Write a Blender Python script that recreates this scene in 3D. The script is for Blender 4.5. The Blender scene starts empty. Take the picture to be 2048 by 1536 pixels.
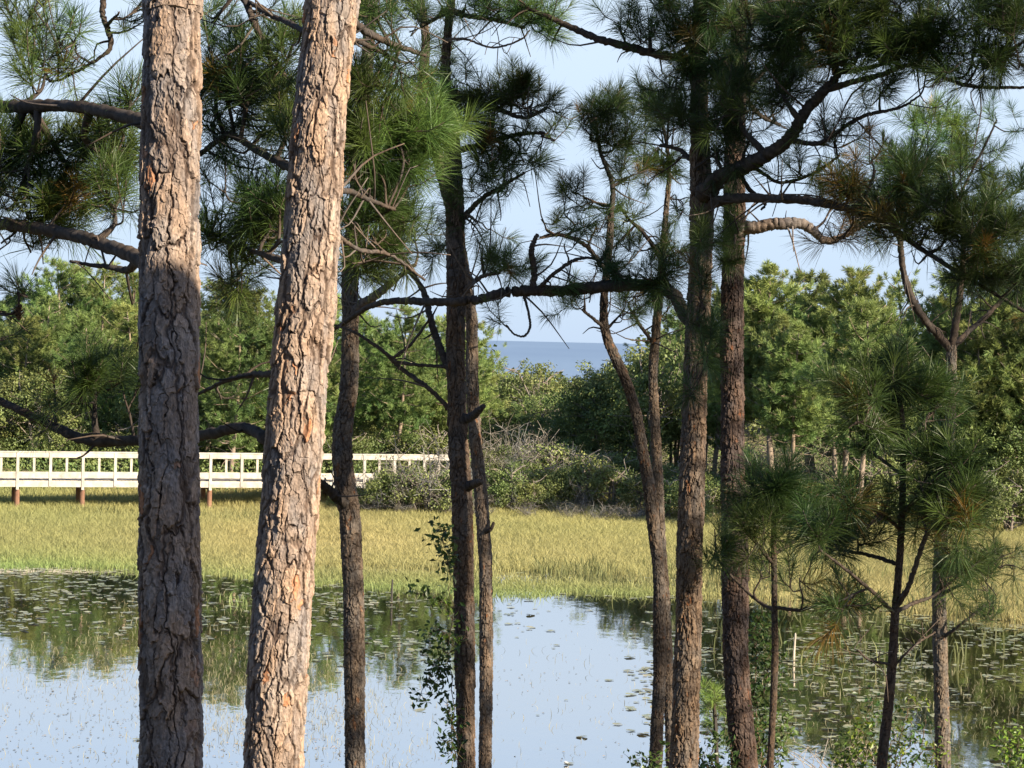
import bpy, math
import numpy as np
from mathutils import Matrix, Vector

# ------------------------------------------------------------------ camera, sky, sun, exposure
C = bpy.context.scene.collection
SC = bpy.context.scene
F = 4435.0                       # focal length in pixels of the 2048 px wide photograph
CAM = np.array([0.0, 0.0, 7.0])
PITCH = math.radians(1.1175)
ROLL = math.radians(1.35)
cd = bpy.data.cameras.new('camera')
cd.sensor_width = 36.0
cd.lens = F / 2048 * 36
cd.clip_start = 0.1
cd.clip_end = 90000
cam = bpy.data.objects.new('camera', cd)
RM = Matrix.Rotation(math.pi / 2 - PITCH, 3, 'X') @ Matrix.Rotation(ROLL, 3, 'Z')
cam.matrix_world = Matrix.Translation(Vector(CAM)) @ RM.to_4x4()
C.objects.link(cam)
SC.camera = cam

SUN_EL = math.radians(25)
SUN_AZ = math.radians(54)        # behind the camera, towards the right
SDIR = Vector((math.sin(SUN_AZ) * math.cos(SUN_EL), -math.cos(SUN_AZ) * math.cos(SUN_EL), math.sin(SUN_EL)))
W = bpy.data.worlds.new('World')
SC.world = W
W.use_nodes = True
nt = W.node_tree
sky = nt.nodes.new('ShaderNodeTexSky')
sky.sky_type = 'NISHITA'
sky.sun_disc = False
sky.sun_elevation = SUN_EL
sky.sun_rotation = math.atan2(SDIR.x, SDIR.y)
sky.air_density = 0.8
sky.dust_density = 0.6
sky.ozone_density = 3.0
bg = nt.nodes['Background']
bg.inputs['Strength'].default_value = 0.09
# a thin pale veil of summer haze over the blue, thickest towards the horizon
tcw = nt.nodes.new('ShaderNodeTexCoord')
sep = nt.nodes.new('ShaderNodeSeparateXYZ')
nt.links.new(tcw.outputs['Generated'], sep.inputs[0])
rf = nt.nodes.new('ShaderNodeValToRGB')
nt.links.new(sep.outputs[2], rf.inputs[0])
rf.color_ramp.elements[0].position = 0.16
rf.color_ramp.elements[0].color = (0.92, 0.92, 0.92, 1)
rf.color_ramp.elements[1].position = 0.36
rf.color_ramp.elements[1].color = (0.0, 0.0, 0.0, 1)
rv = nt.nodes.new('ShaderNodeValToRGB')
nt.links.new(sep.outputs[2], rv.inputs[0])
rv.color_ramp.elements[0].position = 0.0
rv.color_ramp.elements[0].color = (0.192, 0.240, 0.312, 1)
rv.color_ramp.elements[1].position = 0.14
rv.color_ramp.elements[1].color = (0.240, 0.286, 0.340, 1)
vs = nt.nodes.new('ShaderNodeVectorMath')
vs.operation = 'SCALE'
vs.inputs['Scale'].default_value = 13.0
nt.links.new(rv.outputs[0], vs.inputs[0])
mx = nt.nodes.new('ShaderNodeMix')
mx.data_type = 'RGBA'
nt.links.new(rf.outputs[0], mx.inputs[0])
nt.links.new(sky.outputs[0], mx.inputs[6])
nt.links.new(vs.outputs[0], mx.inputs[7])
nt.links.new(mx.outputs[2], bg.inputs['Color'])
sl = bpy.data.lights.new('sun', 'SUN')
sl.energy = 5.0
sl.angle = math.radians(0.5)
sl.color = (1.0, 0.86, 0.66)
so = bpy.data.objects.new('sun', sl)
so.rotation_euler = SDIR.to_track_quat('Z', 'Y').to_euler()
so.location = (30, -30, 40)
C.objects.link(so)
SC.view_settings.view_transform = 'Standard'
SC.view_settings.look = 'None'
SC.view_settings.gamma = 1
SC.view_settings.exposure = 1.4
cy = SC.cycles
cy.max_bounces = 5
cy.diffuse_bounces = 2
cy.glossy_bounces = 3
cy.transmission_bounces = 2
cy.transparent_max_bounces = 4
cy.caustics_reflective = False
cy.caustics_refractive = False

# ------------------------------------------------------------------ helpers
_RM = np.array(RM)


def at(px, py, Y):
    """world point at distance Y in front of the camera seen at photograph pixel (px, py)"""
    d = _RM @ np.array([(px - 1024) / F, (768 - py) / F, -1.0])
    return CAM + d * (Y / d[1])


def horizon(px):
    return 681.5 + (px - 1024) * math.tan(ROLL)


def hsh(i, j, k=0, s=0):
    with np.errstate(over='ignore'):
        a = (np.asarray(i).astype(np.int64) * 73856093) ^ (np.asarray(j).astype(np.int64) * 19349663) ^ (
            np.asarray(k).astype(np.int64) * 83492791) ^ (int(s) * 2654435761)
        a = a & 0xffffffff
        a = ((a >> 16) ^ a) * 0x45d9f3b & 0xffffffff
        a = ((a >> 16) ^ a) * 0x45d9f3b & 0xffffffff
        a = (a >> 16) ^ a
    return (a & 0xffffff) / float(0x1000000)


def vnoise(x, y, z=0.0, s=0):
    x, y, z = np.broadcast_arrays(np.asarray(x, float), np.asarray(y, float), np.asarray(z, float))
    i, j, k = np.floor(x), np.floor(y), np.floor(z)
    u, v, w = x - i, y - j, z - k
    u, v, w = u * u * (3 - 2 * u), v * v * (3 - 2 * v), w * w * (3 - 2 * w)
    r = 0
    for a in (0, 1):
        for b in (0, 1):
            for c in (0, 1):
                r = r + hsh(i + a, j + b, k + c, s) * (u if a else 1 - u) * (v if b else 1 - v) * (w if c else 1 - w)
    return r


def sstep(a, b, x):
    t = np.clip((np.asarray(x, float) - a) / (b - a), 0, 1)
    return t * t * (3 - 2 * t)


def norm(a):
    return a / np.maximum(np.linalg.norm(a, axis=-1, keepdims=True), 1e-9)


def catmull(P, n):
    """smooth resample of rows of P (any width) to n rows"""
    P = np.asarray(P, float)
    if len(P) == 2:
        t = np.linspace(0, 1, n)[:, None]
        return P[0] * (1 - t) + P[1] * t
    Q = np.vstack([2 * P[0] - P[1], P, 2 * P[-1] - P[-2]])
    seg = np.linalg.norm(np.diff(P[:, :3], axis=0), axis=1) ** 0.5 + 1e-6
    cum = np.concatenate([[0], np.cumsum(seg ** 2)])
    t = np.linspace(0, cum[-1], n)
    k = np.clip(np.searchsorted(cum, t, side='right') - 1, 0, len(P) - 2)
    u = ((t - cum[k]) / (cum[k + 1] - cum[k]))[:, None]
    a, b, c, d = Q[k], Q[k + 1], Q[k + 2], Q[k + 3]
    return 0.5 * (2 * b + (c - a) * u + (2 * a - 5 * b + 4 * c - d) * u ** 2 + (3 * b - a - 3 * c + d) * u ** 3)


class MB:
    """collects vertices, polygons and a tint per vertex; build() links ONE mesh object"""

    def __init__(s):
        s.v, s.q, s.t, s.c, s.n = [], [], [], [], 0

    def add(s, v, quads=None, tris=None, tint=1.0):
        v = np.asarray(v, float).reshape(-1, 3)
        if quads is not None and len(quads):
            s.q.append(np.asarray(quads, np.int64).reshape(-1, 4) + s.n)
        if tris is not None and len(tris):
            s.t.append(np.asarray(tris, np.int64).reshape(-1, 3) + s.n)
        s.v.append(v)
        t = np.asarray(tint, float)
        if t.ndim == 0:
            t = np.full((len(v), 3), float(t))
        elif t.ndim == 1 and len(t) == len(v) and not (len(t) == 3 and len(v) == 3):
            t = np.repeat(t[:, None], 3, 1)
        elif t.ndim == 1:
            t = np.tile(t[None, :], (len(v), 1))
        s.c.append(t)
        s.n += len(v)

    def box(s, lo, hi, tint=1.0):
        x0, y0, z0 = lo
        x1, y1, z1 = hi
        v = [(x0, y0, z0), (x1, y0, z0), (x1, y1, z0), (x0, y1, z0), (x0, y0, z1), (x1, y0, z1), (x1, y1, z1), (x0, y1, z1)]
        s.add(v, quads=[(0, 3, 2, 1), (4, 5, 6, 7), (0, 1, 5, 4), (1, 2, 6, 5), (2, 3, 7, 6), (3, 0, 4, 7)], tint=tint)

    def tube(s, P, R, n=6, tint=1.0, wob=0.0, rng=None):
        P = np.asarray(P, float)
        R = np.asarray(R, float) * np.ones(len(P))
        T = norm(np.gradient(P, axis=0))
        ref = np.array([0.3, 0.2, 1.0]) if abs(T[0][2]) < 0.8 else np.array([1.0, 0.3, 0.1])
        A = norm(np.cross(T, ref))
        B = np.cross(T, A)
        th = np.arange(n) * 2 * math.pi / n
        rr = R[:, None] * np.ones((1, n))
        if wob and rng is not None:
            rr = rr * (1 + wob * (rng.random((len(P), n)) - 0.5))
        v = P[:, None, :] + rr[:, :, None] * (np.cos(th)[None, :, None] * A[:, None, :] + np.sin(th)[None, :, None] * B[:, None, :])
        i = np.arange(len(P) - 1)[:, None] * n
        j = np.arange(n)[None, :]
        j2 = (j + 1) % n
        q = np.stack([i + j, i + j2, i + n + j2, i + n + j], -1).reshape(-1, 4)
        e = (len(P) - 1) * n
        caps = [(e, e + k, e + k + 1) for k in range(1, n - 1)]
        s.add(v.reshape(-1, 3), quads=q, tris=caps, tint=tint)

    def mesh(s, name, mat, smooth=False):
        me = bpy.data.meshes.new(name)
        v = np.concatenate(s.v)
        me.vertices.add(len(v))
        me.vertices.foreach_set('co', v.astype(np.float32).ravel())
        q = np.concatenate(s.q) if s.q else np.zeros((0, 4), np.int64)
        t = np.concatenate(s.t) if s.t else np.zeros((0, 3), np.int64)
        me.loops.add(q.size + t.size)
        me.loops.foreach_set('vertex_index', np.concatenate([q.ravel(), t.ravel()]).astype(np.int32))
        me.polygons.add(len(q) + len(t))
        st = np.concatenate([np.arange(len(q)) * 4, q.size + np.arange(len(t)) * 3]).astype(np.int32)
        me.polygons.foreach_set('loop_start', st)
        me.polygons.foreach_set('use_smooth', np.full(len(q) + len(t), smooth, dtype=bool))
        me.update(calc_edges=True)
        ca = me.attributes.new('tint', 'FLOAT_COLOR', 'POINT')
        c = np.concatenate(s.c)
        ca.data.foreach_set('color', np.hstack([c, np.ones((len(c), 1))]).astype(np.float32).ravel())
        me.materials.append(mat)
        return me

    def build(s, name, mat, parent=None, smooth=False):
        o = bpy.data.objects.new(name, s.mesh(name, mat, smooth))
        C.objects.link(o)
        if parent:
            o.parent = parent
        return o


def empty(name, loc):
    o = bpy.data.objects.new(name, None)
    o.location = loc
    o.empty_display_size = 0.3
    C.objects.link(o)
    return o


def tag(o, label=None, cat=None, group=None, kind=None):
    if label: o['label'] = label
    if cat: o['category'] = cat
    if group: o['group'] = group
    if kind: o['kind'] = kind
    return o


def copy_tree(o, parent=None):
    c = o.copy()
    C.objects.link(c)
    if parent: c.parent = parent
    for ch in o.children:
        copy_tree(ch, c)
    return c


def child(name, me, parent):
    o = bpy.data.objects.new(name, me)
    C.objects.link(o)
    o.parent = parent
    return o


ORD = 'first second third fourth fifth sixth seventh eighth ninth tenth eleventh twelfth thirteenth fourteenth fifteenth sixteenth seventeenth eighteenth nineteenth twentieth'.split()
ORD += ['twenty-' + x for x in ORD[:9]] + ['thirtieth'] + ['thirty-' + x for x in ORD[:9]]

# ------------------------------------------------------------------ materials


def material(name):
    m = bpy.data.materials.new(name)
    m.use_nodes = True
    b = m.node_tree.nodes['Principled BSDF']
    return m, m.node_tree, b


def node(t, kind, **kw):
    n = t.nodes.new(kind)
    for k, v in kw.items():
        setattr(n, k, v)
    return n


def mixc(t, typ, fac, a, b):
    m = node(t, 'ShaderNodeMix', data_type='RGBA', blend_type=typ)
    for sock, val in ((m.inputs[0], fac), (m.inputs[6], a), (m.inputs[7], b)):
        if hasattr(val, 'is_linked'):
            t.links.new(val, sock)
        elif isinstance(val, (int, float)):
            sock.default_value = val
        else:
            sock.default_value = (*val, 1)
    return m.outputs[2]


def ramp(t, fac, stops):
    r = node(t, 'ShaderNodeValToRGB')
    t.links.new(fac, r.inputs[0])
    e = r.color_ramp.elements
    while len(e) < len(stops): e.new(0.5)
    for k, (p, c) in enumerate(stops):
        e[k].position = p
        e[k].color = (*c, 1) if not isinstance(c, (int, float)) else (c, c, c, 1)
    return r.outputs[0]


def foliage(name, col_a, col_b, transl=0.35, rough=0.55, noise_scale=0.9, vary=0.25):
    """tint attribute x large noise between two greens, per-object variation, some light through the leaf"""
    m, t, b = material(name)
    at_ = node(t, 'ShaderNodeAttribute', attribute_name='tint')
    tc = node(t, 'ShaderNodeTexCoord')
    nz = node(t, 'ShaderNodeTexNoise')
    nz.inputs['Scale'].default_value = noise_scale
    nz.inputs['Detail'].default_value = 3
    t.links.new(tc.outputs['Object'], nz.inputs['Vector'])
    base = mixc(t, 'MIX', ramp(t, nz.outputs[0], [(0.35, 0.0), (0.65, 1.0)]), col_a, col_b)
    c = mixc(t, 'MULTIPLY', 1.0, base, at_.outputs['Color'])
    oi = node(t, 'ShaderNodeObjectInfo')
    hs = node(t, 'ShaderNodeHueSaturation')
    t.links.new(c, hs.inputs['Color'])
    mr = node(t, 'ShaderNodeMapRange')
    mr.inputs[3].default_value = 1 - vary
    mr.inputs[4].default_value = 1 + vary
    t.links.new(oi.outputs['Random'], mr.inputs[0])
    t.links.new(mr.outputs[0], hs.inputs['Value'])
    mr2 = node(t, 'ShaderNodeMapRange')
    mr2.inputs[3].default_value = 0.5 - vary * 0.08
    mr2.inputs[4].default_value = 0.5 + vary * 0.06
    mul = node(t, 'ShaderNodeMath', operation='FRACT')
    m7 = node(t, 'ShaderNodeMath', operation='MULTIPLY')
    m7.inputs[1].default_value = 7.31
    t.links.new(oi.outputs['Random'], m7.inputs[0])
    t.links.new(m7.outputs[0], mul.inputs[0])
    t.links.new(mul.outputs[0], mr2.inputs[0])
    t.links.new(mr2.outputs[0], hs.inputs['Hue'])
    b.inputs['Roughness'].default_value = rough
    b.inputs['Specular IOR Level'].default_value = 0.35
    t.links.new(hs.outputs[0], b.inputs['Base Color'])
    tr = node(t, 'ShaderNodeBsdfTranslucent')
    t.links.new(hs.outputs[0], tr.inputs[0])
    ms = node(t, 'ShaderNodeMixShader')
    ms.inputs[0].default_value = transl
    t.links.new(b.outputs[0], ms.inputs[1])
    t.links.new(tr.outputs[0], ms.inputs[2])
    t.links.new(ms.outputs[0], t.nodes['Material Output'].inputs[0])
    return m


def barkmat(name, mult=(1, 1, 1), scale=60, bump=0.25):
    m, t, b = material(name)
    at_ = node(t, 'ShaderNodeAttribute', attribute_name='tint')
    tc = node(t, 'ShaderNodeTexCoord')
    mp = node(t, 'ShaderNodeMapping')
    mp.inputs['Scale'].default_value = (1, 1, 0.45)
    t.links.new(tc.outputs['Object'], mp.inputs[0])
    nz = node(t, 'ShaderNodeTexNoise')
    nz.inputs['Scale'].default_value = scale
    nz.inputs['Detail'].default_value = 6
    nz.inputs['Roughness'].default_value = 0.65
    t.links.new(mp.outputs[0], nz.inputs['Vector'])
    n2 = node(t, 'ShaderNodeTexNoise')
    n2.inputs['Scale'].default_value = scale * 0.12
    n2.inputs['Detail'].default_value = 3
    t.links.new(mp.outputs[0], n2.inputs['Vector'])
    v1 = ramp(t, nz.outputs[0], [(0.3, 0.62), (0.7, 1.3)])
    c = mixc(t, 'MULTIPLY', 1.0, at_.outputs['Color'], v1)
    g = ramp(t, n2.outputs[0], [(0.42, (1.0, 0.93, 0.86)), (0.62, (0.9, 0.97, 1.06))])
    c = mixc(t, 'MULTIPLY', 1.0, c, g)
    c = mixc(t, 'MULTIPLY', 1.0, c, mult)
    t.links.new(c, b.inputs['Base Color'])
    b.inputs['Roughness'].default_value = 0.9
    b.inputs['Specular IOR Level'].default_value = 0.2
    bp = node(t, 'ShaderNodeBump')
    bp.inputs['Strength'].default_value = bump
    bp.inputs['Distance'].default_value = 0.01
    t.links.new(nz.outputs[0], bp.inputs['Height'])
    t.links.new(bp.outputs[0], b.inputs['Normal'])
    return m


M_BARK = barkmat('pine_bark')
M_TWIG = barkmat('branch_bark', (1, 1, 1), 45, 0.4)
M_FARBARK = barkmat('far_bark', (1, 1, 1), 6, 0.2)
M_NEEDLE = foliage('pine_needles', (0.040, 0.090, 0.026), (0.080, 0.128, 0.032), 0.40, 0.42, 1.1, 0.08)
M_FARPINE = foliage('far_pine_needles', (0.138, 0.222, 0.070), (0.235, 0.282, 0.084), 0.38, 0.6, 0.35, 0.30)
M_FAROAK = foliage('far_oak_leaves', (0.110, 0.165, 0.050), (0.205, 0.232, 0.075), 0.28, 0.5, 0.5, 0.30)
M_GREYTWIG = barkmat('grey_twigs', (1, 1, 1), 8, 0.1)
M_SHRUB = foliage('shrub_leaves', (0.050, 0.095, 0.022), (0.100, 0.150, 0.030), 0.35, 0.4, 1.5, 0.18)
M_GRASS = foliage('marsh_grass_blades', (0.41, 0.375, 0.16), (0.50, 0.435, 0.19), 0.5, 0.6, 0.09, 0.0)
M_PAD = foliage('lily_pad_leaf', (0.20, 0.215, 0.10), (0.30, 0.28, 0.16), 0.1, 0.22, 0.35, 0.30)


def plain(name, col, rough=0.6, nscale=20, amp=0.25):
    m, t, b = material(name)
    tc = node(t, 'ShaderNodeTexCoord')
    nz = node(t, 'ShaderNodeTexNoise')
    nz.inputs['Scale'].default_value = nscale
    nz.inputs['Detail'].default_value = 4
    t.links.new(tc.outputs['Object'], nz.inputs['Vector'])
    at_ = node(t, 'ShaderNodeAttribute', attribute_name='tint')
    v = ramp(t, nz.outputs[0], [(0.3, 1 - amp), (0.7, 1 + amp * 0.4)])
    c = mixc(t, 'MULTIPLY', 1.0, v, col)
    c = mixc(t, 'MULTIPLY', 1.0, c, at_.outputs['Color'])
    t.links.new(c, b.inputs['Base Color'])
    b.inputs['Roughness'].default_value = rough
    return m


M_WHITE = plain('white_painted_wood', (0.46, 0.42, 0.36), 0.6, 5.0, 0.34)
M_PILE = plain('stained_pile', (1, 1, 1), 0.8, 8, 0.3)
M_DECK = plain('deck_boards', (0.30, 0.26, 0.21), 0.8, 4, 0.3)
M_PETAL = plain('white_petal', (0.8, 0.8, 0.76), 0.5, 20, 0.1)
M_CONE = plain('pine_cone_scales', (0.13, 0.075, 0.045), 0.8, 60, 0.4)

# ground
M_GROUND, t, b = material('ground')
tc = node(t, 'ShaderNodeTexCoord')
nz = node(t, 'ShaderNodeTexNoise')
nz.inputs['Scale'].default_value = 0.5
nz.inputs['Detail'].default_value = 8
t.links.new(tc.outputs['Object'], nz.inputs['Vector'])
t.links.new(ramp(t, nz.outputs[0], [(0.3, (0.06, 0.052, 0.03)), (0.5, (0.12, 0.105, 0.045)), (0.72, (0.19, 0.16, 0.065))]), b.inputs['Base Color'])
b.inputs['Roughness'].default_value = 0.95
# pond water
M_WATER, t, b = material('pond_water')
tc = node(t, 'ShaderNodeTexCoord')
mp = node(t, 'ShaderNodeMapping')
mp.inputs['Scale'].default_value = (1.0, 0.55, 1)
t.links.new(tc.outputs['Object'], mp.inputs[0])
nz = node(t, 'ShaderNodeTexNoise')
nz.inputs['Scale'].default_value = 2.2
nz.inputs['Detail'].default_value = 4
t.links.new(mp.outputs[0], nz.inputs['Vector'])
bp = node(t, 'ShaderNodeBump')
bp.inputs['Strength'].default_value = 0.05
bp.inputs['Distance'].default_value = 0.05
t.links.new(nz.outputs[0], bp.inputs['Height'])
t.links.new(bp.outputs[0], b.inputs['Normal'])
b.inputs['Base Color'].default_value = (0.040, 0.038, 0.022, 1)
b.inputs['Roughness'].default_value = 0.4
b.inputs['Specular IOR Level'].default_value = 0.0
gl = node(t, 'ShaderNodeBsdfGlossy')
gl.inputs['Roughness'].default_value = 0.025
gl.inputs['Color'].default_value = (0.90, 0.885, 0.88, 1)
t.links.new(bp.outputs[0], gl.inputs['Normal'])
lw = node(t, 'ShaderNodeLayerWeight')
ms = node(t, 'ShaderNodeMixShader')
t.links.new(ramp(t, lw.outputs['Facing'], [(0.0, 0.04), (0.55, 0.25), (0.80, 0.84), (1.0, 0.97)]), ms.inputs[0])
t.links.new(b.outputs[0], ms.inputs[1])
t.links.new(gl.outputs[0], ms.inputs[2])
t.links.new(ms.outputs[0], t.nodes['Material Output'].inputs[0])
# sea
M_SEA, t, b = material('sea_water')
tc = node(t, 'ShaderNodeTexCoord')
mp = node(t, 'ShaderNodeMapping')
mp.inputs['Scale'].default_value = (0.004, 0.0009, 1)
t.links.new(tc.outputs['Object'], mp.inputs[0])
nz = node(t, 'ShaderNodeTexNoise')
nz.inputs['Scale'].default_value = 1.0
nz.inputs['Detail'].default_value = 5
t.links.new(mp.outputs[0], nz.inputs['Vector'])
t.links.new(ramp(t, nz.outputs[0], [(0.35, (0.145, 0.215, 0.325)), (0.65, (0.165, 0.24, 0.35))]), b.inputs['Base Color'])
b.inputs['Roughness'].default_value = 0.7
b.inputs['Specular IOR Level'].default_value = 0.15

# ------------------------------------------------------------------ setting: terrain, pond, sea


def marsh(x, y):
    """1 where marsh grass grows thickly, 0 in open water (world metres)"""
    px = 1024 + F * np.asarray(x, float) / np.asarray(y, float)
    edge = np.interp(px, [-600, 0, 250, 420, 520, 640, 760, 880, 960, 1150, 1290, 1400, 1600, 1800, 2048, 2600],
                     [64.6, 64.6, 64.4, 63.6, 63, 62.0, 62.0, 61.5, 61.3, 61.5, 61.0, 60.5, 60, 59, 56.5, 54])
    edge = edge + 3.2 * (vnoise(np.asarray(x) * 0.32, np.asarray(y) * 0.2, 3.3) - 0.5) + 1.6 * (vnoise(np.asarray(x) * 1.1, np.asarray(y) * 0.5, 5.3) - 0.5)
    m = sstep(-0.3, 0.6, np.asarray(y) - edge)
    # narrow channel of open water behind the front fringe
    chan = np.interp(px, [700, 850, 960, 1100, 1250, 1400, 1500], [66.5, 66.2, 66.0, 65.8, 65.4, 64.5, 63.0])
    cw = np.interp(px, [400, 700, 760, 850, 960, 1300, 1420, 1600], [0, 0.8, 1.2, 1.0, 1.7, 2.0, 1.6, 0.0])
    ch = 1 - sstep(0.5, 1.1, np.abs(np.asarray(y) - chan) / np.maximum(cw, 1e-3))
    return m * (1 - 0.93 * ch * (cw > 0))


def terrain(x, y):
    x, y = np.asarray(x, float), np.asarray(y, float)
    shore = 29.5 + 1.5 * np.sin(x * 0.35) + sstep(4, 14, x) * 2.0
    near = 1.3 * sstep(0, 14, shore - y) + 0.35 * sstep(-1.0, 0.6, shore - y) - 0.35
    far = sstep(86, 94, y) * 0.75 + 1.0 * sstep(100, 140, y) + sstep(150, 210, y) * 0.6 - sstep(250, 330, y) * 4.5
    bed = -0.55 + 0.58 * sstep(58, 80, y)
    z = np.where(y < 45, near - 0.2 * sstep(31, 36, y), bed + far)
    return z + 0.05 * (vnoise(x * 0.7, y * 0.7) - 0.5)


xs = np.unique(np.concatenate([np.linspace(-600, -60, 14), np.linspace(-60, 60, 121), np.linspace(60, 600, 14)]))
ys = np.unique(np.concatenate([np.linspace(-250, -10, 12), np.linspace(-10, 160, 171), np.linspace(160, 400, 40)]))
X, Y = np.meshgrid(xs, ys)
v = np.stack([X, Y, terrain(X, Y)], -1).reshape(-1, 3)
nx, ny = len(xs), len(ys)
i, j = np.meshgrid(np.arange(ny - 1), np.arange(nx - 1), indexing='ij')
k = i * nx + j
mb = MB()
mb.add(v, quads=np.stack([k, k + 1, k + nx + 1, k + nx], -1).reshape(-1, 4))
tag(mb.build('ground', M_GROUND, smooth=True), kind='structure')
mb = MB()
mb.add([(-160, 26, 0), (160, 26, 0), (160, 88, 0), (-160, 88, 0)], quads=[(0, 1, 2, 3)])
tag(mb.build('pond_water', M_WATER), kind='structure')
mb = MB()
mb.add([(-60000, 290, -1.5), (60000, 290, -1.5), (60000, 70000, -1.5), (-60000, 70000, -1.5)], quads=[(0, 1, 2, 3)])
tag(mb.build('sea', M_SEA), kind='structure')

# ------------------------------------------------------------------ bark trunks


def voro(u, v, nc, cu, cv, seed):
    gu, gv = u / cu, v / cv
    iu, iv = np.floor(gu), np.floor(gv)
    f1 = np.full(u.shape, 9.0)
    f2 = np.full(u.shape, 9.0)
    idn = np.zeros(u.shape)
    ox = np.zeros(u.shape)
    oy = np.zeros(u.shape)
    for a in (-1, 0, 1):
        for b_ in (-1, 0, 1):
            ci, cj = np.mod(iu + a, nc), iv + b_
            px = iu + a + 0.5 + (hsh(ci, cj, 1, seed) - 0.5) * 0.85
            py = cj + 0.5 + (hsh(ci, cj, 2, seed) - 0.5) * 0.95
            d = (np.abs(gu - px) ** 3.4 + np.abs(gv - py) ** 3.4) ** (1 / 3.4)
            near = d < f1
            f2 = np.where(near, f1, np.minimum(f2, d))
            idn = np.where(near, hsh(ci, cj, 3, seed), idn)
            ox = np.where(near, gu - px, ox)
            oy = np.where(near, gv - py, oy)
            f1 = np.where(near, d, f1)
    return f1, f2, idn, ox, oy


def bark_trunk(P, R, vis, res, plate, depth, seed, warm=1.0, base=(0.30, 0.235, 0.18)):
    """P (n,3) path from the ground up, R radii; vis=(z0,z1) gets the fine mesh. Plates of bark as real relief."""
    P = np.asarray(P, float)
    R = np.asarray(R, float)
    D = catmull(np.hstack([P, R[:, None]]), 400)
    s = np.concatenate([[0], np.cumsum(np.linalg.norm(np.diff(D[:, :3], axis=0), axis=1))])
    zz = D[:, 2]
    sv0, sv1 = np.interp(vis[0], zz, s), np.interp(vis[1], zz, s)
    rows = np.concatenate([np.arange(0, sv0, 0.12), np.arange(sv0, sv1, res), np.arange(sv1, s[-1], 0.12), [s[-1]]])
    Q = np.stack([np.interp(rows, s, D[:, k]) for k in range(4)], 1)
    T = norm(np.stack([np.gradient(np.interp(rows, s, D[:, k])) / np.maximum(np.gradient(rows), 1e-6) for k in range(3)], 1))
    A = norm(np.cross(T, np.array([0.0, 1.0, 0.05])))
    B = np.cross(T, A)
    rm = float(np.interp((sv0 + sv1) / 2, s, D[:, 3]))
    n = int(max(20, 2 * math.pi * rm / res))
    th = np.arange(n) / n * 2 * math.pi
    Cc = 2 * math.pi * rm
    u = (th / (2 * math.pi) * Cc)[None, :] * np.ones((len(rows), 1))
    vv = rows[:, None] * np.ones((1, n))
    cx, cy_ = np.cos(th)[None, :] * rm, np.sin(th)[None, :] * rm
    wn = lambda f, s_: vnoise(cx * f + 40 + 0 * vv, cy_ * f + 40 + 0 * vv, vv * f * 0.6, s_) - 0.5
    w1, w2, w3, w4 = wn(14, 1), wn(14, 2), wn(55, 3), wn(55, 4)
    pu, pv = plate
    w5, w6 = wn(130, 25), wn(130, 26)
    uw = u + pu * (0.36 * w1 + 0.26 * w3 + 0.13 * w5)
    vw = vv + pv * (0.42 * w2 + 0.22 * w4 + 0.06 * w6)
    nc = max(3, round(Cc / pu))
    f1, f2, idn, ox, oy = voro(uw, vw, nc, Cc / nc, pv, seed)
    ncl = max(3, round(Cc / (pu * 1.5)))
    l1, l2, idl = voro(uw + pu * 0.5 * w1, vw, ncl, Cc / ncl, pv * 2.3, seed + 31)[:3]
    fur = sstep(0.0, 1.0, (l2 - l1) / (0.04 + 0.16 * (wn(18, 33) + 0.5)))        # long deep furrows
    dis = np.clip(2.2 * (wn(22, 21) + 0.5) - 0.45, 0, 1)          # fissures fade out and start again
    wdt = 0.05 + 0.15 * (wn(30, 22) + 0.5)
    plat = 1 - (1 - sstep(0.0, 1.0, (f2 - f1) / wdt)) * dis
    nc2 = max(5, round(Cc / (pu * 0.55)))
    g1, g2, id2, px2, py2 = voro(uw + pu * 0.3 * w3, vw + pv * 0.2 * w1, nc2, Cc / nc2, pv * 0.36, seed + 7)
    fl = np.floor(id2 * 4) / 3
    nc3 = max(8, round(Cc / (pu * 0.24)))
    h1, h2, id3 = voro(uw, vw, nc3, Cc / nc3, pv * 0.13, seed + 9)[:3]
    plat = plat * (0.25 + 0.75 * fur)
    gap = sstep(0.0, 0.07, g2 - g1)
    h = depth * (plat - 1) + depth * 0.60 * (idn - 0.5) * plat + depth * 0.34 * (fl - 0.5) * plat * gap + depth * 0.22 * (id3 - 0.5) * plat
    h += plat * depth * (0.55 * np.clip(-oy, -0.5, 0.5) + 0.8 * (idl - 0.5) * np.clip(ox, -0.5, 0.5) + 0.35 * np.clip(-py2, -0.5, 0.5))   # lifted lower lips
    h += depth * 0.30 * (wn(140, 5)) + depth * 0.16 * wn(60, 15) + depth * 0.5 * wn(5, 6)
    fade = np.where((rows < sv0) | (rows > sv1), 0.3, 1.0)[:, None]
    rr = Q[:, 3][:, None] + h * fade
    V = Q[:, None, :3] + rr[:, :, None] * (np.cos(th)[None, :, None] * A[:, None, :] + np.sin(th)[None, :, None] * B[:, None, :])
    # bark colour: grey-tan weathered plates, brown inner bark in the cracks, some fresh orange flakes
    base = np.array(base)
    grey = base * np.array([0.80, 0.82, 0.85])
    tan = base * np.array([1.22, 1.15, 1.05])
    orange = base * np.array([1.50, 0.92, 0.58])
    k1 = np.clip(0.5 + 1.3 * (idn - 0.5) + 0.9 * (id2 - 0.5) + 0.8 * w1, 0, 1)[..., None]
    col = grey * (1 - k1) + tan * k1
    org = (sstep(0.895, 0.94, hsh(np.floor(id2 * 9973), 3, 1, seed) * 0.75 + 0.25 * hsh(np.floor(idn * 9973), 5, 2, seed)) * warm)[..., None]
    col = col * (1 - org) + orange * org
    col = col * (0.82 + 0.26 * id3 + 0.42 * wn(130, 16))[..., None]
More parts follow.
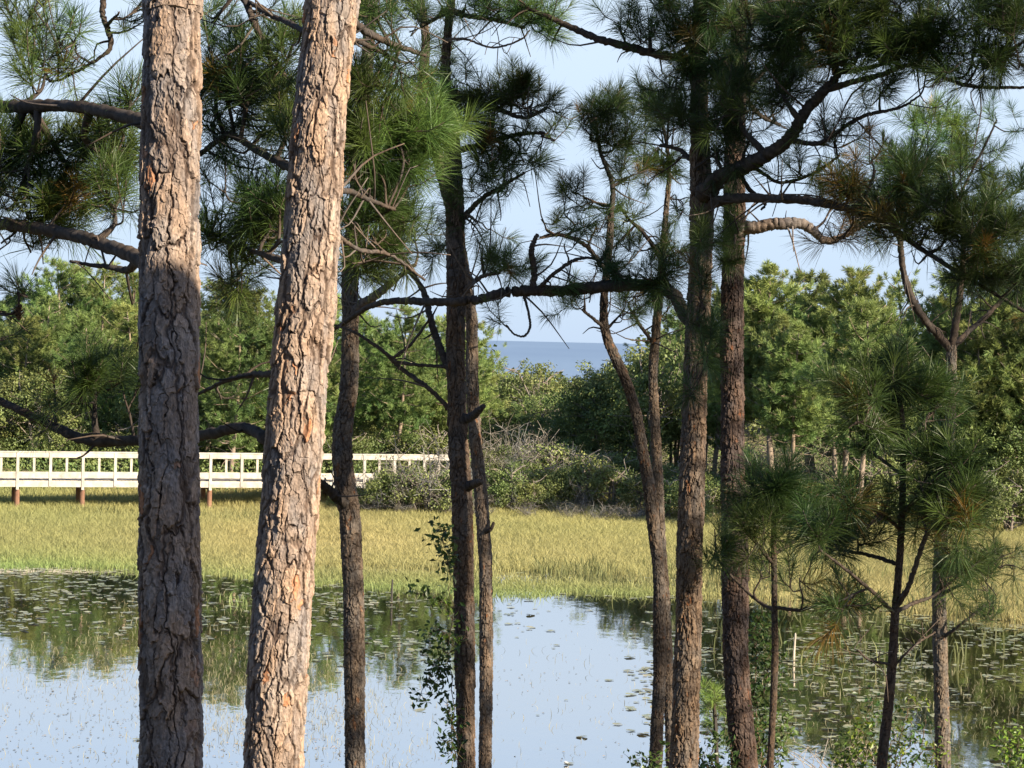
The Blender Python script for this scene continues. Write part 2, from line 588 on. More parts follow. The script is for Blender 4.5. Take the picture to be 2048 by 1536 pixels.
    dk = base * np.array([0.24, 0.20, 0.185])
    cr = (plat * (0.68 + 0.32 * gap))[..., None]
    col = dk * (1 - cr) + col * cr
    i = np.arange(len(rows) - 1)[:, None] * n
    jj = np.arange(n)[None, :]
    j2 = (jj + 1) % n
    q = np.stack([i + jj, i + j2, i + n + j2, i + n + jj], -1).reshape(-1, 4)
    mb = MB()
    mb.add(V.reshape(-1, 3), quads=q, tint=col.reshape(-1, 3))
    return mb


def px_path(pts, Y):
    """[(cx, cy, width) ...] top to bottom in photograph pixels -> world path from the bottom up, radii"""
    W3 = [at(p[0], p[1], Y + (p[3] if len(p) > 3 else 0)) for p in pts][::-1]
    R = [p[2] / 2 * Y / F for p in pts][::-1]
    return np.array(W3), np.array(R)


AXIS, LASTP = {}, [None]


def full_trunk(pts, Y, top=None, top_dx=0.0, top_r=None):
    """add the part below the frame down to the ground and (optionally) above it"""
    P, R = px_path(pts, Y)
    d = norm(P[0] - P[2])
    g = terrain(P[0][0], P[0][1]) - 0.15
    L = (P[0][2] - g) / max(-d[2], 0.3)
    base = P[0] + d * L * np.array([0.7, 0.7, 1.0])
    base[2] = g
    mid = (base + P[0]) / 2 + (P[0] - base) * np.array([0.05, 0.05, 0])
    P = np.vstack([base, mid, P])
    R = np.concatenate([[R[0] * 1.3, R[0] * 1.05], R])
    if top:
        u = norm(P[-1] - P[-3])
        e = P[-1] + u * (top - P[-1][2]) / max(u[2], 0.5)
        e[0] += top_dx
        m = P[-1] * 0.5 + e * 0.5
        m[0] -= top_dx * 0.15
        P = np.vstack([P, m, e])
        R = np.concatenate([R, [R[-1] * 0.78, top_r or R[-1] * 0.4]])
    o_ = np.argsort(P[:, 2])
    LASTP[0] = (P[o_], R[o_])
    return P, R


# ------------------------------------------------------------------ needles, twigs, leaves


def needle_tufts(mb, Cn, Dr, n, length, width, rng, tint, spread=(0.25, 1.35), back=0.14, droop=0.10):
    """starbursts of bent needles at shoot ends: Cn (N,3), Dr (N,3) shoot directions, tint (N,) or (N,3)"""
    N = len(Cn)
    if N == 0: return
    Cn = np.repeat(Cn, n, 0)
    Dr = np.repeat(norm(Dr), n, 0)
    tint = np.asarray(tint, float)
    if tint.ndim == 1: tint = np.repeat(tint[:, None], 3, 1)
    tint = np.repeat(tint, n, 0) * (0.75 + 0.5 * rng.random((N * n, 1)))
    side = norm(np.cross(Dr, rng.normal(size=Dr.shape)))
    f = rng.random(N * n)
    ang = spread[0] + (spread[1] - spread[0]) * (0.25 * rng.random(N * n) + 0.75 * f)
    d = Dr * np.cos(ang)[:, None] + side * np.sin(ang)[:, None]
    L = length * (0.55 + 0.55 * rng.random(N * n)) * np.repeat(0.72 + 0.5 * rng.random(N), n)
    b0 = Cn - Dr * (f * back)[:, None]
    mid = b0 + d * (L * 0.55)[:, None]
    tip = b0 + d * L[:, None]
    tip[:, 2] -= droop * L * (1 + rng.random(N * n))
    mid[:, 2] -= droop * 0.25 * L
    w = norm(np.cross(d, rng.normal(size=d.shape))) * (width * (0.8 + 0.5 * rng.random(N * n)) / 2)[:, None]
    V = np.stack([b0 - w * 0.7, b0 + w * 0.7, mid + w, mid - w, tip], 1)
    k = np.arange(N * n)[:, None] * 5
    mb.add(V.reshape(-1, 3), quads=k + np.array([[0, 1, 2, 3]]), tris=k + np.array([[3, 2, 4]]), tint=np.repeat(tint, 5, 0))


def leaves(mb, P, Nn, size, rng, tint, aspect=0.5):
    """folded leaf (two quads) at each point, facing about Nn"""
    N = len(P)
    Nn = norm(Nn)
    a = norm(np.cross(Nn, rng.normal(size=Nn.shape)))
    b_ = np.cross(Nn, a)
    L = (size * (0.7 + 0.6 * rng.random(N)))[:, None]
    w = L * aspect / 2
    V = np.stack([P, P + a * L * 0.5 + b_ * w + Nn * w * 0.4, P + a * L, P + a * L * 0.5 - b_ * w + Nn * w * 0.4], 1)
    k = np.arange(N)[:, None] * 4
    tint = np.asarray(tint, float)
    if tint.ndim == 0: tint = np.full(N, float(tint))
    if tint.ndim == 1: tint = np.repeat(tint[:, None], 3, 1)
    mb.add(V.reshape(-1, 3), tris=np.concatenate([k + np.array([[0, 1, 2]]), k + np.array([[0, 2, 3]])]), tint=np.repeat(tint, 4, 0))


BK = np.array([0.058, 0.046, 0.038])        # branch bark


def bough(root, pts, Y, blobs, rng, tint=1.0, dead=0, needle_n=105, nl=0.205, nw=0.0030, bark=BK, label=None, straggle=1.0, name='branch'):
    """one limb: pts [(px,py,width,dY)] from the trunk outward; blobs [(px,py,rx,ry,dY,n[,tint])] of needle tufts hung on it"""
    P = np.array([at(p[0], p[1], Y + p[3]) for p in pts])
    R = np.array([p[2] / 2 * (Y + p[3]) / F for p in pts])
    ax, ar = AXIS.setdefault(root.name, LASTP[0])
    ca_ = np.array([np.interp(P[0][2] - 0.05, ax[:, 2], ax[:, k]) for k in range(3)])
    cr_ = float(np.interp(P[0][2], ax[:, 2], ar))
    if np.linalg.norm(P[0] - ca_) < 0.75 and ax[0, 2] < P[0][2] < ax[-1, 2]:     # root the limb in the trunk, with a swollen collar
        d0 = norm(P[0] - ca_)
        P = np.vstack([ca_ + d0 * cr_ * 0.3, ca_ + d0 * min(cr_ * 1.15, 0.8 * np.linalg.norm(P[0] - ca_)), P])
        R = np.concatenate([[min(R[0] * 1.5, cr_ * 0.8), min(R[0] * 1.25, cr_ * 0.7)], R])
    D = catmull(np.hstack([P, R[:, None]]), max(10, len(pts) * 13))
    kn = 0.004 + D[:, 3] * 0.16
    D[1:, :3] += (rng.random((len(D) - 1, 3)) - 0.5) * kn[1:, None]
    wood, green = MB(), MB()
    col = bark * (0.8 + 0.4 * rng.random())
    tr = (0.6 + 0.8 * rng.random((len(D), 9, 1))) * col
    wood.tube(D[:, :3], D[:, 3] * (0.975 + 0.05 * rng.random(len(D))), 9, tint=tr.reshape(-1, 3), wob=0.30, rng=rng)
    for _ in range(dead):                     # dead side twigs, bare and crooked
        k = rng.integers(2, len(D))
        p = D[k, :3]
        d = norm(np.array([rng.normal(), rng.normal(), rng.normal() * 0.8 + 0.1]))
        L = 0.15 + 0.4 * rng.random()
        q = [p, p + d * L * 0.5 + rng.normal(size=3) * 0.03, p + d * L + np.array([0, 0, 0.1 * rng.normal()])]
        wood.tube(catmull(q, 6), np.linspace(min(D[k, 3] * 0.5, 0.010), 0.003, 6), 5, tint=col * (1.0 + 1.0 * rng.random()))
    for bl in blobs:
        px, py, rx, ry, dY, n = bl[:6]
        bt = bl[6] if len(bl) > 6 else 1.0  # blob tint
        n = n if n < 5 else int(n * 1.42)
        Yb = Y + dY
        c = at(px, py, Yb)
        mx, mz = rx * Yb / F, ry * Yb / F
        # sub-limb from the nearest point of the limb (biased towards the trunk side) to the blob
        dd = np.linalg.norm(D[:, :3] - c, axis=1)
        k = int(np.argmin(dd))
        k = max(1, min(len(D) - 1, k - int(rng.integers(0, 5))))
        a = D[k, :3]
        r0 = min(D[k, 3] * 0.75, 0.006 + 0.0009 * n)
        m = (a + c) / 2 + rng.normal(size=3) * np.linalg.norm(c - a) * 0.14 + np.array([0, 0, -0.06 * np.linalg.norm(c - a)])
        far = c + norm(c - a) * 0.5 * min(mx, mz) + np.array([0, 0, 0.1 * mz])
        S = catmull([a, m, c, far], 14)
        wood.tube(S, np.linspace(max(r0, 0.007), 0.005, 14), 6, tint=col * (0.8 + 0.5 * rng.random()), wob=0.3, rng=rng)
        g = max(1, int(round(n / 3.2)))
        T, DR = [], []
        for gi in range(g):                    # each spray: a crooked twig with 2-4 shoots
            q = rng.normal(size=3)
            q = q / np.linalg.norm(q) * (rng.random() ** 0.45)
            tgt = c + q * np.array([mx, max(0.25, 0.7 * mx), mz])
            ks = int(np.clip(rng.integers(2, 14), 0, 13))
            ks = int(0.5 * ks + 0.5 * np.argmin(np.linalg.norm(S - tgt, axis=1)))
            st = S[ks]
            L = np.linalg.norm(tgt - st) + 1e-3
            mid = (st + tgt) / 2 + rng.normal(size=3) * 0.16 * L + np.array([0, 0, -0.10 * L])
            Z = catmull([st, mid, tgt], 9)
            wood.tube(Z, np.linspace(0.0065, 0.004, 9), 5, tint=col * (0.8 + 0.7 * rng.random()))
            dn = norm(Z[-1] - Z[-3])
            ns = int(rng.integers(2, 5))
            for si in range(ns):
                e = norm(dn + rng.normal(size=3) * 0.75 * straggle + np.array([0, 0, 0.45]))
                ll = (0.08 + 0.20 * rng.random()) * straggle
                b0 = Z[-1 - int(rng.integers(0, 3))]
                e2 = norm(e + np.array([0, 0, 0.5]))
                tip = b0 + e * ll * 0.6 + e2 * ll * 0.4
                wood.tube(np.array([b0, b0 + e * ll * 0.6, tip]), np.array([0.0045, 0.004, 0.0035]), 4, tint=col * (0.9 + 0.7 * rng.random()))
                T.append(tip)
                DR.append(e2)
        T, DR = np.array(T), np.array(DR)
        tt = bt * tint * (0.7 + 0.6 * rng.random((len(T), 1))) * np.array([[1, 1, 1]])
        yel = rng.random((len(T), 1))
        tt = tt * (1 + np.array([[0.35, 0.12, -0.1]]) * yel)
        tt = np.where(rng.random((len(T), 1)) < 0.03, tt * np.array([[2.4, 0.95, 0.85]]), tt)      # browned-off tufts
        big = rng.random(len(T)) < 0.6
        needle_tufts(green, T[big], DR[big], needle_n, nl, nw, rng, tt[big], spread=(0.15, 1.75))
        needle_tufts(green, T[~big], DR[~big], int(needle_n * 0.65), nl * 0.72, nw, rng, tt[~big], spread=(0.1, 1.2))
        # a few dead rusty needles inside
    o = wood.build(name, M_TWIG, root, smooth=True)
    if label: o['label'] = label
    if green.n: green.build('needles', M_NEEDLE, o)
    return o


def pine_root(pts, Y, label):
    P, R = px_path(pts, Y)
    r = empty('pine_tree', (0, 0, 0))
    return tag(r, label, 'tree', 'pines on the near bank')


# a whole crown for the parts of the trees above the frame and the trees beside the view
def crown_meshes(seed, H=7.0, rad=2.3, nb=22):
    rng = np.random.default_rng(seed)
    wood, green = MB(), MB()
    wood.tube(np.array([[0, 0, 0], [0.1, 0.05, H * 0.5], [0, 0, H]]), [0.09, 0.06, 0.015], 8, tint=BK)
    T, DR = [], []
    for i in range(nb):
        z = H * (0.04 + 0.92 * i / nb)
        a = i * 2.4 + rng.normal() * 0.4
        L = rad * (1.05 - 0.75 * (z / H)) * (0.75 + 0.5 * rng.random())
        d = np.array([math.cos(a), math.sin(a), 0.15 + 0.35 * z / H])
        S = catmull([(0, 0, z), np.array([0, 0, z]) + d * L * 0.5 + rng.normal(size=3) * 0.1, np.array([0, 0, z + 0.3]) + d * L], 10)
        wood.tube(S, np.linspace(0.035, 0.008, 10), 5, tint=BK * 1.1)
        for k in range(int(16 * L / rad) + 5):
            p = S[int(rng.integers(3, 10))]
            q = p + rng.normal(size=3) * np.array([0.36, 0.36, 0.26]) + np.array([0, 0, 0.1])
            wood.tube(np.array([p, (p + q) / 2 - [0, 0, 0.03], q]), [0.006, 0.005, 0.004], 4, tint=BK * 1.2)
            T.append(q)
            DR.append(norm(q - p + np.array([0, 0, 0.15])))
    needle_tufts(green, np.array(T), np.array(DR), 70, 0.22, 0.0045, rng, 0.8 + 0.4 * rng.random(len(T)), spread=(0.15, 1.5))
    return wood.mesh('crown_limbs', M_TWIG, True), green.mesh('crown_needles', M_NEEDLE)


CROWN = [crown_meshes(5), crown_meshes(6, 8.0, 2.6, 26)]


def add_crown(root, base, which=0, rz=0.0, sc=1.0):
    w, g = CROWN[which]
    o = child('crown', w, root)
    o.location = base
    o.rotation_euler = (0, 0, rz)
    o.scale = (sc, sc, sc)
    child('needles', g, o)


rng = np.random.default_rng(11)
VZ = (2.1, 11.2)
# --- A: thick straight trunk on the left
ptsA = [(348, -80, 116), (345, 0, 115), (341, 300, 118), (337, 600, 119), (338, 900, 120), (340, 1200, 124), (342, 1540, 126)]
A = pine_root(ptsA, 11, 'thick straight pine trunk nearest the left edge, sunlit above and dark below')
P, R = full_trunk(ptsA, 11, 14.5)
bark_trunk(P, R, (4.3, 8.9), 0.0034, (0.084, 0.31), 0.017, 3, base=(0.240, 0.194, 0.167)).build('trunk', M_BARK, A)
add_crown(A, P[-1] - [0, 0, 1.0], 0, 0.4)
bough(A, [(288, 243, 30, 0.1), (210, 222, 26, 0.5), (120, 211, 25, 0.9), (20, 213, 26, 1.3), (-90, 205, 20, 1.7)],
      11.3, [(130, 330, 120, 70, 1.3, 46, 0.75), (40, 380, 80, 75, 1.2, 34, 0.7), (225, 320, 60, 60, 0.9, 20, 0.8), (30, 290, 60, 45, 1.3, 14, 0.8),
             (250, 225, 30, 35, 0.6, 7), (90, 150, 60, 45, 1.5, 10, 1.1), (-60, 300, 80, 90, 1.8, 24)], rng, dead=4)
bough(A, [(284, 520, 32, 0.1), (220, 493, 28, 0.5), (120, 464, 26, 0.9), (0, 447, 24, 1.3), (-110, 430, 18, 1.6)],
      11.3, [(110, 425, 70, 40, 1.2, 12), (60, 500, 30, 20, 1.3, 4), (230, 420, 50, 50, 0.8, 12, 0.8), (10, 480, 30, 25, 1.2, 3)], rng, dead=10)
bough(A, [(281, 517, 22, 0.1), (255, 540, 15, 0.4), (215, 533, 11, 0.5), (185, 530, 8, 0.55), (140, 523, 6, 0.6)], 11.3, [], rng, dead=5)
bough(A, [(225, -60, 12, 1.5), (205, 20, 12, 1.5), (222, 85, 11, 1.5), (200, 115, 7, 1.5), (130, 155, 5, 1.6), (100, 165, 3, 1.6)],
      11.3, [(150, 90, 60, 45, 1.5, 8, 1.15), (60, 95, 45, 50, 1.7, 9, 1.1), (235, 30, 30, 25, 1.3, 5), (15, 60, 30, 40, 1.8, 6, 1.2), (70, 20, 60, 15, 1.7, 5)], rng, dead=5)
# --- B: leaning thick trunk
ptsB = [(676, -80, 106), (664, 0, 104), (636, 270, 107), (618, 540, 116), (597, 770, 116), (578, 1040, 116), (560, 1266, 120), (546, 1540, 119)]
B = pine_root(ptsB, 12, 'thick pine trunk leaning right with pale sunlit flaky bark')
P, R = full_trunk(ptsB, 12, 15.5)
bark_trunk(P, R, (4.3, 9.1), 0.0038, (0.062, 0.22), 0.014, 14, base=(0.275, 0.218, 0.182)).build('trunk', M_BARK, B)
add_crown(B, P[-1] - [0, 0, 1.0], 1, 1.2)
bough(B, [(530, 878, 24, 0.1), (505, 860, 22, 0.35), (470, 856, 21, 0.6), (400, 872, 22, 1.0), (290, 880, 21, 1.5), (180, 880, 22, 1.9), (100, 850, 19, 2.1), (0, 802, 15, 2.3), (-90, 770, 10, 2.5)],
      12, [(190, 765, 75, 45, 1.9, 16, 0.8), (110, 790, 45, 35, 2.0, 6, 0.8), (250, 800, 30, 35, 1.6, 4, 0.8), (-40, 700, 60, 60, 2.4, 8)], rng, dead=10)
bough(B, [(545, 748, 14, 0.1), (500, 750, 12, 0.5), (450, 762, 9, 0.8), (405, 785, 7, 1.1), (370, 800, 5, 1.2)],
      12, [(440, 790, 25, 25, 0.9, 2, 0.7)], rng, dead=6)
bough(B, [(595, 340, 20, 0.1), (560, 325, 17, 0.6), (510, 298, 15, 0.9), (460, 270, 14, 1.2), (410, 300, 11, 1.4), (370, 330, 8, 1.5)],
      12, [(500, 195, 80, 60, 1.1, 40, 0.7), (560, 230, 40, 50, 0.7, 16, 0.75), (430, 240, 40, 50, 1.4, 16, 0.7), (440, 140, 30, 40, 1.3, 8, 0.9),
           (555, 105, 35, 30, 0.9, 7, 0.95), (480, 110, 40, 30, 1.1, 7), (590, 300, 20, 40, 0.4, 5)], rng, dead=8)
bough(B, [(450, -70, 14, 1.0), (490, 0, 15, 1.0), (510, 50, 14, 1.0), (535, 95, 12, 1.0), (580, 170, 9, 0.9)],
      12, [(430, 40, 30, 40, 1.2, 8), (560, 60, 30, 30, 0.9, 6), (500, 20, 30, 20, 1.0, 4)], rng, dead=8)
bough(B, [(612, 64, 11, 0.1), (570, 42, 11, 0.6), (530, 25, 9, 0.8), (480, -10, 8, 1.1)], 12, [], rng, dead=8)
bough(B, [(590, 530, 16, 0.2), (545, 515, 14, 0.7), (500, 500, 10, 1.1), (440, 480, 8, 1.5)],
      12, [(490, 395, 80, 45, 1.3, 24), (440, 470, 40, 45, 1.6, 14), (535, 470, 45, 45, 1.0, 16), (480, 545, 60, 30, 1.4, 12, 1.1), (560, 420, 30, 40, 0.8, 8),
           (460, 610, 45, 25, 1.5, 6)], rng, dead=9)
bough(B, [(700, 40, 16, 0.1), (735, 65, 15, 0.5), (790, 90, 12, 0.9), (850, 110, 9, 1.2)], 12,
      [(750, 35, 40, 30, 0.9, 10), (790, 130, 50, 35, 1.0, 10, 0.8)], rng, dead=8)
bough(B, [(698, 78, 12, 0.1), (730, 88, 11, 0.6), (800, 125, 8, 1.0)], 12, [(735, 170, 40, 45, 1.0, 12, 0.8)], rng, dead=4)
bough(B, [(680, 380, 14, 0.1), (705, 385, 12, 0.4), (740, 400, 10, 0.8), (790, 420, 7, 1.1)], 12,
      [(795, 260, 75, 62, 1.3, 46, 1.9), (720, 250, 45, 70, 1.1, 26, 1.0), (760, 350, 80, 50, 1.4, 34, 1.2), (840, 300, 45, 60, 1.5, 20, 1.5), (720, 330, 40, 50, 1.2, 18, 0.8)], rng, dead=8)
bough(B, [(672, 470, 10, 0.1), (720, 500, 9, 0.6), (780, 510, 7, 1.0), (850, 560, 5, 1.4)], 12,
      [(730, 440, 50, 45, 1.3, 18, 0.8), (800, 430, 60, 45, 1.5, 18, 0.95), (720, 530, 40, 45, 1.4, 14, 0.75), (790, 510, 55, 35, 1.5, 9, 0.8)], rng, dead=9, bark=BK * 1.3)
# --- C: slender wavy trunk
ptsC = [(718, 330, 28), (708, 450, 32), (700, 560, 34), (701, 640, 34), (698, 770, 36), (688, 840, 38), (684, 900, 41), (689, 960, 42), (697, 1010, 42),
        (701, 1050, 42), (704, 1120, 42), (707, 1200, 42), (709, 1350, 42), (710, 1540, 41)]
Cc_ = pine_root(ptsC, 20, 'slender pine with a wavy S-bend trunk right of the leaning thick one')
P, R = full_trunk(ptsC, 20, 12.5)
bark_trunk(P, R, VZ, 0.0075, (0.034, 0.11), 0.011, 21, base=(0.114, 0.093, 0.077)).build('trunk', M_BARK, Cc_)
add_crown(Cc_, P[-1] - [0, 0, 2.0], 0, 2.2, 0.8)
bough(Cc_, [(704, 1015, 24, 0), (680, 1000, 22, -0.1), (655, 978, 19, -0.2), (625, 955, 14, -0.3), (590, 940, 12, -0.3)], 20, [], rng, dead=4)
bough(Cc_, [(697, 640, 18, 0), (720, 612, 20, -0.1), (760, 585, 17, -0.2), (790, 560, 12, -0.2), (830, 530, 8, -0.2)], 20,
      [(740, 500, 60, 50, 0.2, 14, 0.7), (830, 480, 40, 45, 0, 10, 0.8)], rng, dead=10, bark=BK * 1.9)  # lighter bark colour imitates sunlight on the limb
# --- E: pale strip behind D
ptsE = [(850, 60, 16), (845, 190, 22), (880, 330, 24), (915, 470, 24), (930, 560, 24), (943, 640, 24), (944, 760, 25), (951, 880, 26), (961, 980, 27), (967, 1060, 27), (971, 1120, 27), (972, 1230, 27), (972, 1380, 27), (970, 1540, 27)]
E = pine_root(ptsE, 21, 'thin paler pine close behind the right side of the middle trunk')
P, R = full_trunk(ptsE, 21, 12.0, -0.3)
bark_trunk(P, R, VZ, 0.0085, (0.032, 0.10), 0.009, 33, base=(0.155, 0.124, 0.100)).build('trunk', M_BARK, E)
add_crown(E, P[-1] - [0, 0, 2.0], 0, 3.2, 0.8)
bough(E, [(965, 1065, 8, 0), (980, 1060, 8, -0.1), (988, 1044, 6, -0.1)], 21, [], rng, label='short broken stub')
# --- D: middle trunk
ptsD = [(905, -70, 15), (902, 0, 16), (893, 100, 18), (892, 190, 22), (903, 290, 33), (909, 400, 37), (912, 540, 39), (912, 620, 38), (911, 700, 37),
        (914, 800, 38), (916, 880, 40), (924, 1000, 41), (926, 1100, 42), (928, 1200, 41), (930, 1350, 40), (932, 1540, 37)]
D_ = pine_root(ptsD, 19, 'dark middle pine trunk with a leafy vine on its left side')
P, R = full_trunk(ptsD, 19, 13.5)
bark_trunk(P, R, VZ, 0.007, (0.034, 0.12), 0.012, 41, base=(0.106, 0.081, 0.064)).build('trunk', M_BARK, D_)
add_crown(D_, P[-1] - [0, 0, 2.0], 1, 0.2, 0.8)
bough(D_, [(945, 832, 17, -0.1), (956, 822, 14, -0.2), (968, 812, 9, -0.25)], 19, [], rng, label='short broken black stub')
bough(D_, [(946, 968, 16, -0.1), (957, 965, 14, -0.25), (962, 962, 10, -0.28)], 19, [], rng, label='short sawn stub')
bough(D_, [(895, 732, 15, 0), (878, 690, 15, 0.1), (862, 640, 14, 0.2), (850, 590, 12, 0.3), (830, 555, 10, 0.3), (805, 530, 8, 0.3)], 19, [(790, 480, 40, 40, 0.3, 8)], rng, dead=9)
bough(D_, [(893, 812, 9, 0), (855, 775, 9, 0), (800, 735, 9, 0.1), (770, 705, 8, 0.1), (715, 668, 6, 0.1), (670, 650, 4, 0.2)], 19, [(640, 640, 40, 20, 0.2, 4)], rng, dead=6)
bough(D_, [(790, 722, 6, 0), (820, 690, 6, 0), (850, 652, 5, 0.1), (862, 630, 4, 0.1)], 19, [], rng, dead=3)
bough(D_, [(900, 185, 14, 0), (940, 200, 13, -0.2), (1000, 220, 10, -0.4), (1050, 235, 8, -0.5), (1095, 215, 6, -0.6)], 19,
      [(1000, 205, 60, 35, -0.4, 22, 0.6), (1065, 205, 45, 40, -0.5, 14, 0.55), (960, 185, 50, 30, -0.3, 12, 0.8), (930, 240, 40, 40, -0.2, 14, 0.8), (1035, 170, 30, 30, -0.5, 6)], rng, dead=6)
bough(D_, [(920, 300, 13, 0), (960, 290, 11, -0.2), (1030, 270, 9, -0.4), (1090, 265, 6, -0.5)], 19,
      [(970, 300, 50, 45, -0.3, 18, 0.9), (1040, 310, 50, 40, -0.4, 14, 1.0), (1090, 275, 30, 30, -0.5, 7, 0.9), (940, 360, 40, 30, -0.2, 7, 0.8)], rng, dead=6)
bough(D_, [(923, 440, 12, 0), (960, 400, 10, -0.2), (1000, 375, 8, -0.3), (1050, 345, 5, -0.4)], 19,
      [(1000, 380, 40, 25, -0.3, 9, 0.7), (950, 440, 50, 40, -0.1, 9, 0.8), (1010, 350, 30, 25, -0.3, 5)], rng, dead=9)
bough(D_, [(926, 585, 12, 0), (960, 555, 9, -0.3), (1000, 545, 7, -0.4)], 19, [(1010, 535, 45, 30, -0.4, 13, 1.3), (965, 510, 30, 25, -0.3, 5), (895, 500, 60, 40, 0.3, 8, 0.8)], rng, dead=14, bark=BK * 1.5)
bough(D_, [(885, 20, 10, 0), (930, 30, 10, -0.3), (990, 40, 9, -0.6), (1050, 55, 7, -0.8)], 19,
      [(1060, 45, 55, 35, -0.8, 26, 1.9), (1000, 15, 60, 25, -0.7, 16, 1.2), (930, 15, 40, 25, -0.4, 10, 0.9), (820, 20, 60, 30, 0.2, 12, 0.9), (830, 60, 30, 40, 0.1, 6)], rng, dead=6)
bough(D_, [(888, 80, 6, 0), (930, 78, 5, -0.3), (985, 95, 4, -0.5), (1040, 80, 4, -0.6), (1060, 60, 3, -0.6)], 19, [], rng, dead=12, bark=BK * 2.0)
bough(D_, [(885, 230, 8, 0), (860, 240, 8, 0.1), (800, 200, 6, 0.3)], 19, [(850, 180, 35, 40, 0.2, 10, 0.9), (880, 120, 25, 30, 0.2, 5), (720, 230, 50, 40, 0.4, 12, 0.7)], rng, dead=6)
# --- G: two thin crossing stems
ptsG = [(1222, 430, 13), (1216, 520, 15), (1208, 600, 16), (1210, 660, 18), (1228, 710, 20), (1253, 765, 21), (1273, 830, 22), (1285, 900, 23), (1299, 980, 25), (1308, 1060, 25),
        (1318, 1150, 25), (1319, 1250, 26), (1319, 1350, 26), (1314, 1450, 27), (1311, 1540, 27)]
G = pine_root(ptsG, 20, 'thin dark pine bowed to the left, crossing a straighter thin stem')
P, R = full_trunk(ptsG, 20)
bark_trunk(P, R, VZ, 0.009, (0.026, 0.08), 0.008, 51, base=(0.090, 0.072, 0.058)).build('trunk', M_BARK, G)
bough(G, [(1222, 430, 12, 0), (1225, 370, 10, 0), (1200, 300, 8, 0), (1190, 230, 6, 0.1)], 20,
      [(1200, 215, 45, 40, 0, 18, 0.65), (1230, 290, 45, 40, 0, 18, 0.75), (1180, 270, 30, 35, 0, 8, 0.8), (1160, 390, 35, 30, 0, 8, 0.65), (1250, 360, 40, 40, 0, 10)], rng, dead=8)
bough(G, [(1214, 545, 9, 0), (1170, 490, 9, -0.1), (1120, 470, 8, -0.2), (1080, 475, 7, -0.2)], 20,
      [(1130, 430, 30, 25, -0.2, 6, 0.7), (1190, 460, 45, 30, 0, 9, 0.8), (1090, 450, 30, 25, -0.2, 4, 0.8)], rng, dead=8)
bough(G, [(1209, 655, 8, 0), (1190, 640, 7, -0.1), (1165, 620, 5, -0.2)], 20, [(1170, 610, 35, 22, -0.2, 6, 0.7), (1240, 630, 40, 30, 0.1, 8, 0.8)], rng, dead=4)
ptsG2 = [(1338, 360, 9), (1330, 450, 12), (1322, 560, 16), (1312, 660, 18), (1306, 760, 19), (1311, 860, 20), (1316, 960, 21), (1320, 1060, 21), (1328, 1180, 22), (1334, 1300, 22), (1339, 1420, 22), (1343, 1540, 22)]
G2 = pine_root(ptsG2, 20.6, 'thin straight pine stem lit on its right edge, behind the bowed one')
P, R = full_trunk(ptsG2, 20.6)
bark_trunk(P, R, VZ, 0.009, (0.026, 0.08), 0.008, 57, base=(0.138, 0.110, 0.086)).build('trunk', M_BARK, G2)
bough(G2, [(1338, 360, 9, 0), (1335, 300, 8, 0), (1320, 230, 6, 0), (1300, 170, 4, 0)], 20.6,
      [(1300, 240, 50, 45, 0, 18, 0.75), (1330, 310, 40, 45, 0, 14, 0.8), (1290, 330, 40, 40, 0, 12, 1.0), (1355, 230, 30, 60, 0.1, 14, 0.7), (1360, 400, 30, 40, 0.1, 8, 0.8)], rng, dead=8)
bough(G2, [(1325, 520, 9, 0), (1290, 470, 8, -0.1), (1260, 440, 6, -0.1), (1235, 410, 5, -0.1)], 20.6,
      [(1250, 440, 40, 30, 0, 9, 0.8), (1295, 500, 45, 30, 0, 10, 0.75), (1200, 520, 35, 30, -0.1, 6, 0.7), (1340, 500, 30, 40, 0, 9, 0.7)], rng, dead=10)
bough(G2, [(1309, 690, 8, 0), (1280, 650, 7, 0), (1255, 610, 5, 0)], 20.6, [(1265, 600, 45, 30, 0, 8, 0.7), (1335, 620, 25, 30, 0, 4)], rng, dead=8)
# --- F: tall trunk right of centre with the long crossing limb
ptsF = [(1402, -70, 24), (1400, 0, 26), (1398, 150, 32), (1400, 300, 40), (1404, 400, 47), (1402, 500, 46), (1398, 600, 46), (1392, 700, 47), (1389, 800, 49), (1386, 900, 51),
        (1382, 1036, 51), (1379, 1100, 52), (1377, 1250, 52), (1372, 1400, 55), (1368, 1540, 58)]
F_ = pine_root(ptsF, 17.5, 'tall pine right of centre with one long limb crossing left over the sea')
P, R = full_trunk(ptsF, 17.5, 14.0)
bark_trunk(P, R, VZ, 0.0068, (0.034, 0.12), 0.012, 61, base=(0.138, 0.106, 0.082)).build('trunk', M_BARK, F_)
add_crown(F_, P[-1] - [0, 0, 2.5], 1, 0.9, 0.9)
bough(F_, [(1392, 655, 26, 0), (1368, 628, 26, 0.2), (1350, 592, 25, 0.4), (1310, 571, 24, 0.6), (1210, 573, 25, 0.8), (1150, 580, 23, 0.9), (1070, 582, 22, 1.0), (1012, 584, 21, 1.0), (960, 598, 19, 0.9), (895, 604, 17, 0.9), (790, 602, 14, 1.2), (735, 615, 11, 1.5), (690, 645, 9, 1.8), (650, 670, 6, 2.0)],
      17.5, [(1330, 550, 45, 28, 0.5, 14, 0.7), (1260, 555, 50, 25, 0.7, 10, 0.6), (1180, 600, 25, 15, 0.8, 3, 0.7), (1090, 560, 25, 15, 0.9, 2)], rng, dead=14, label='long crooked limb crossing to the left')
bough(F_, [(1065, 585, 14, 1.0), (1068, 540, 13, 1.0), (1063, 500, 12, 0.95), (1075, 468, 8, 0.9)], 17.5, [], rng, dead=2)
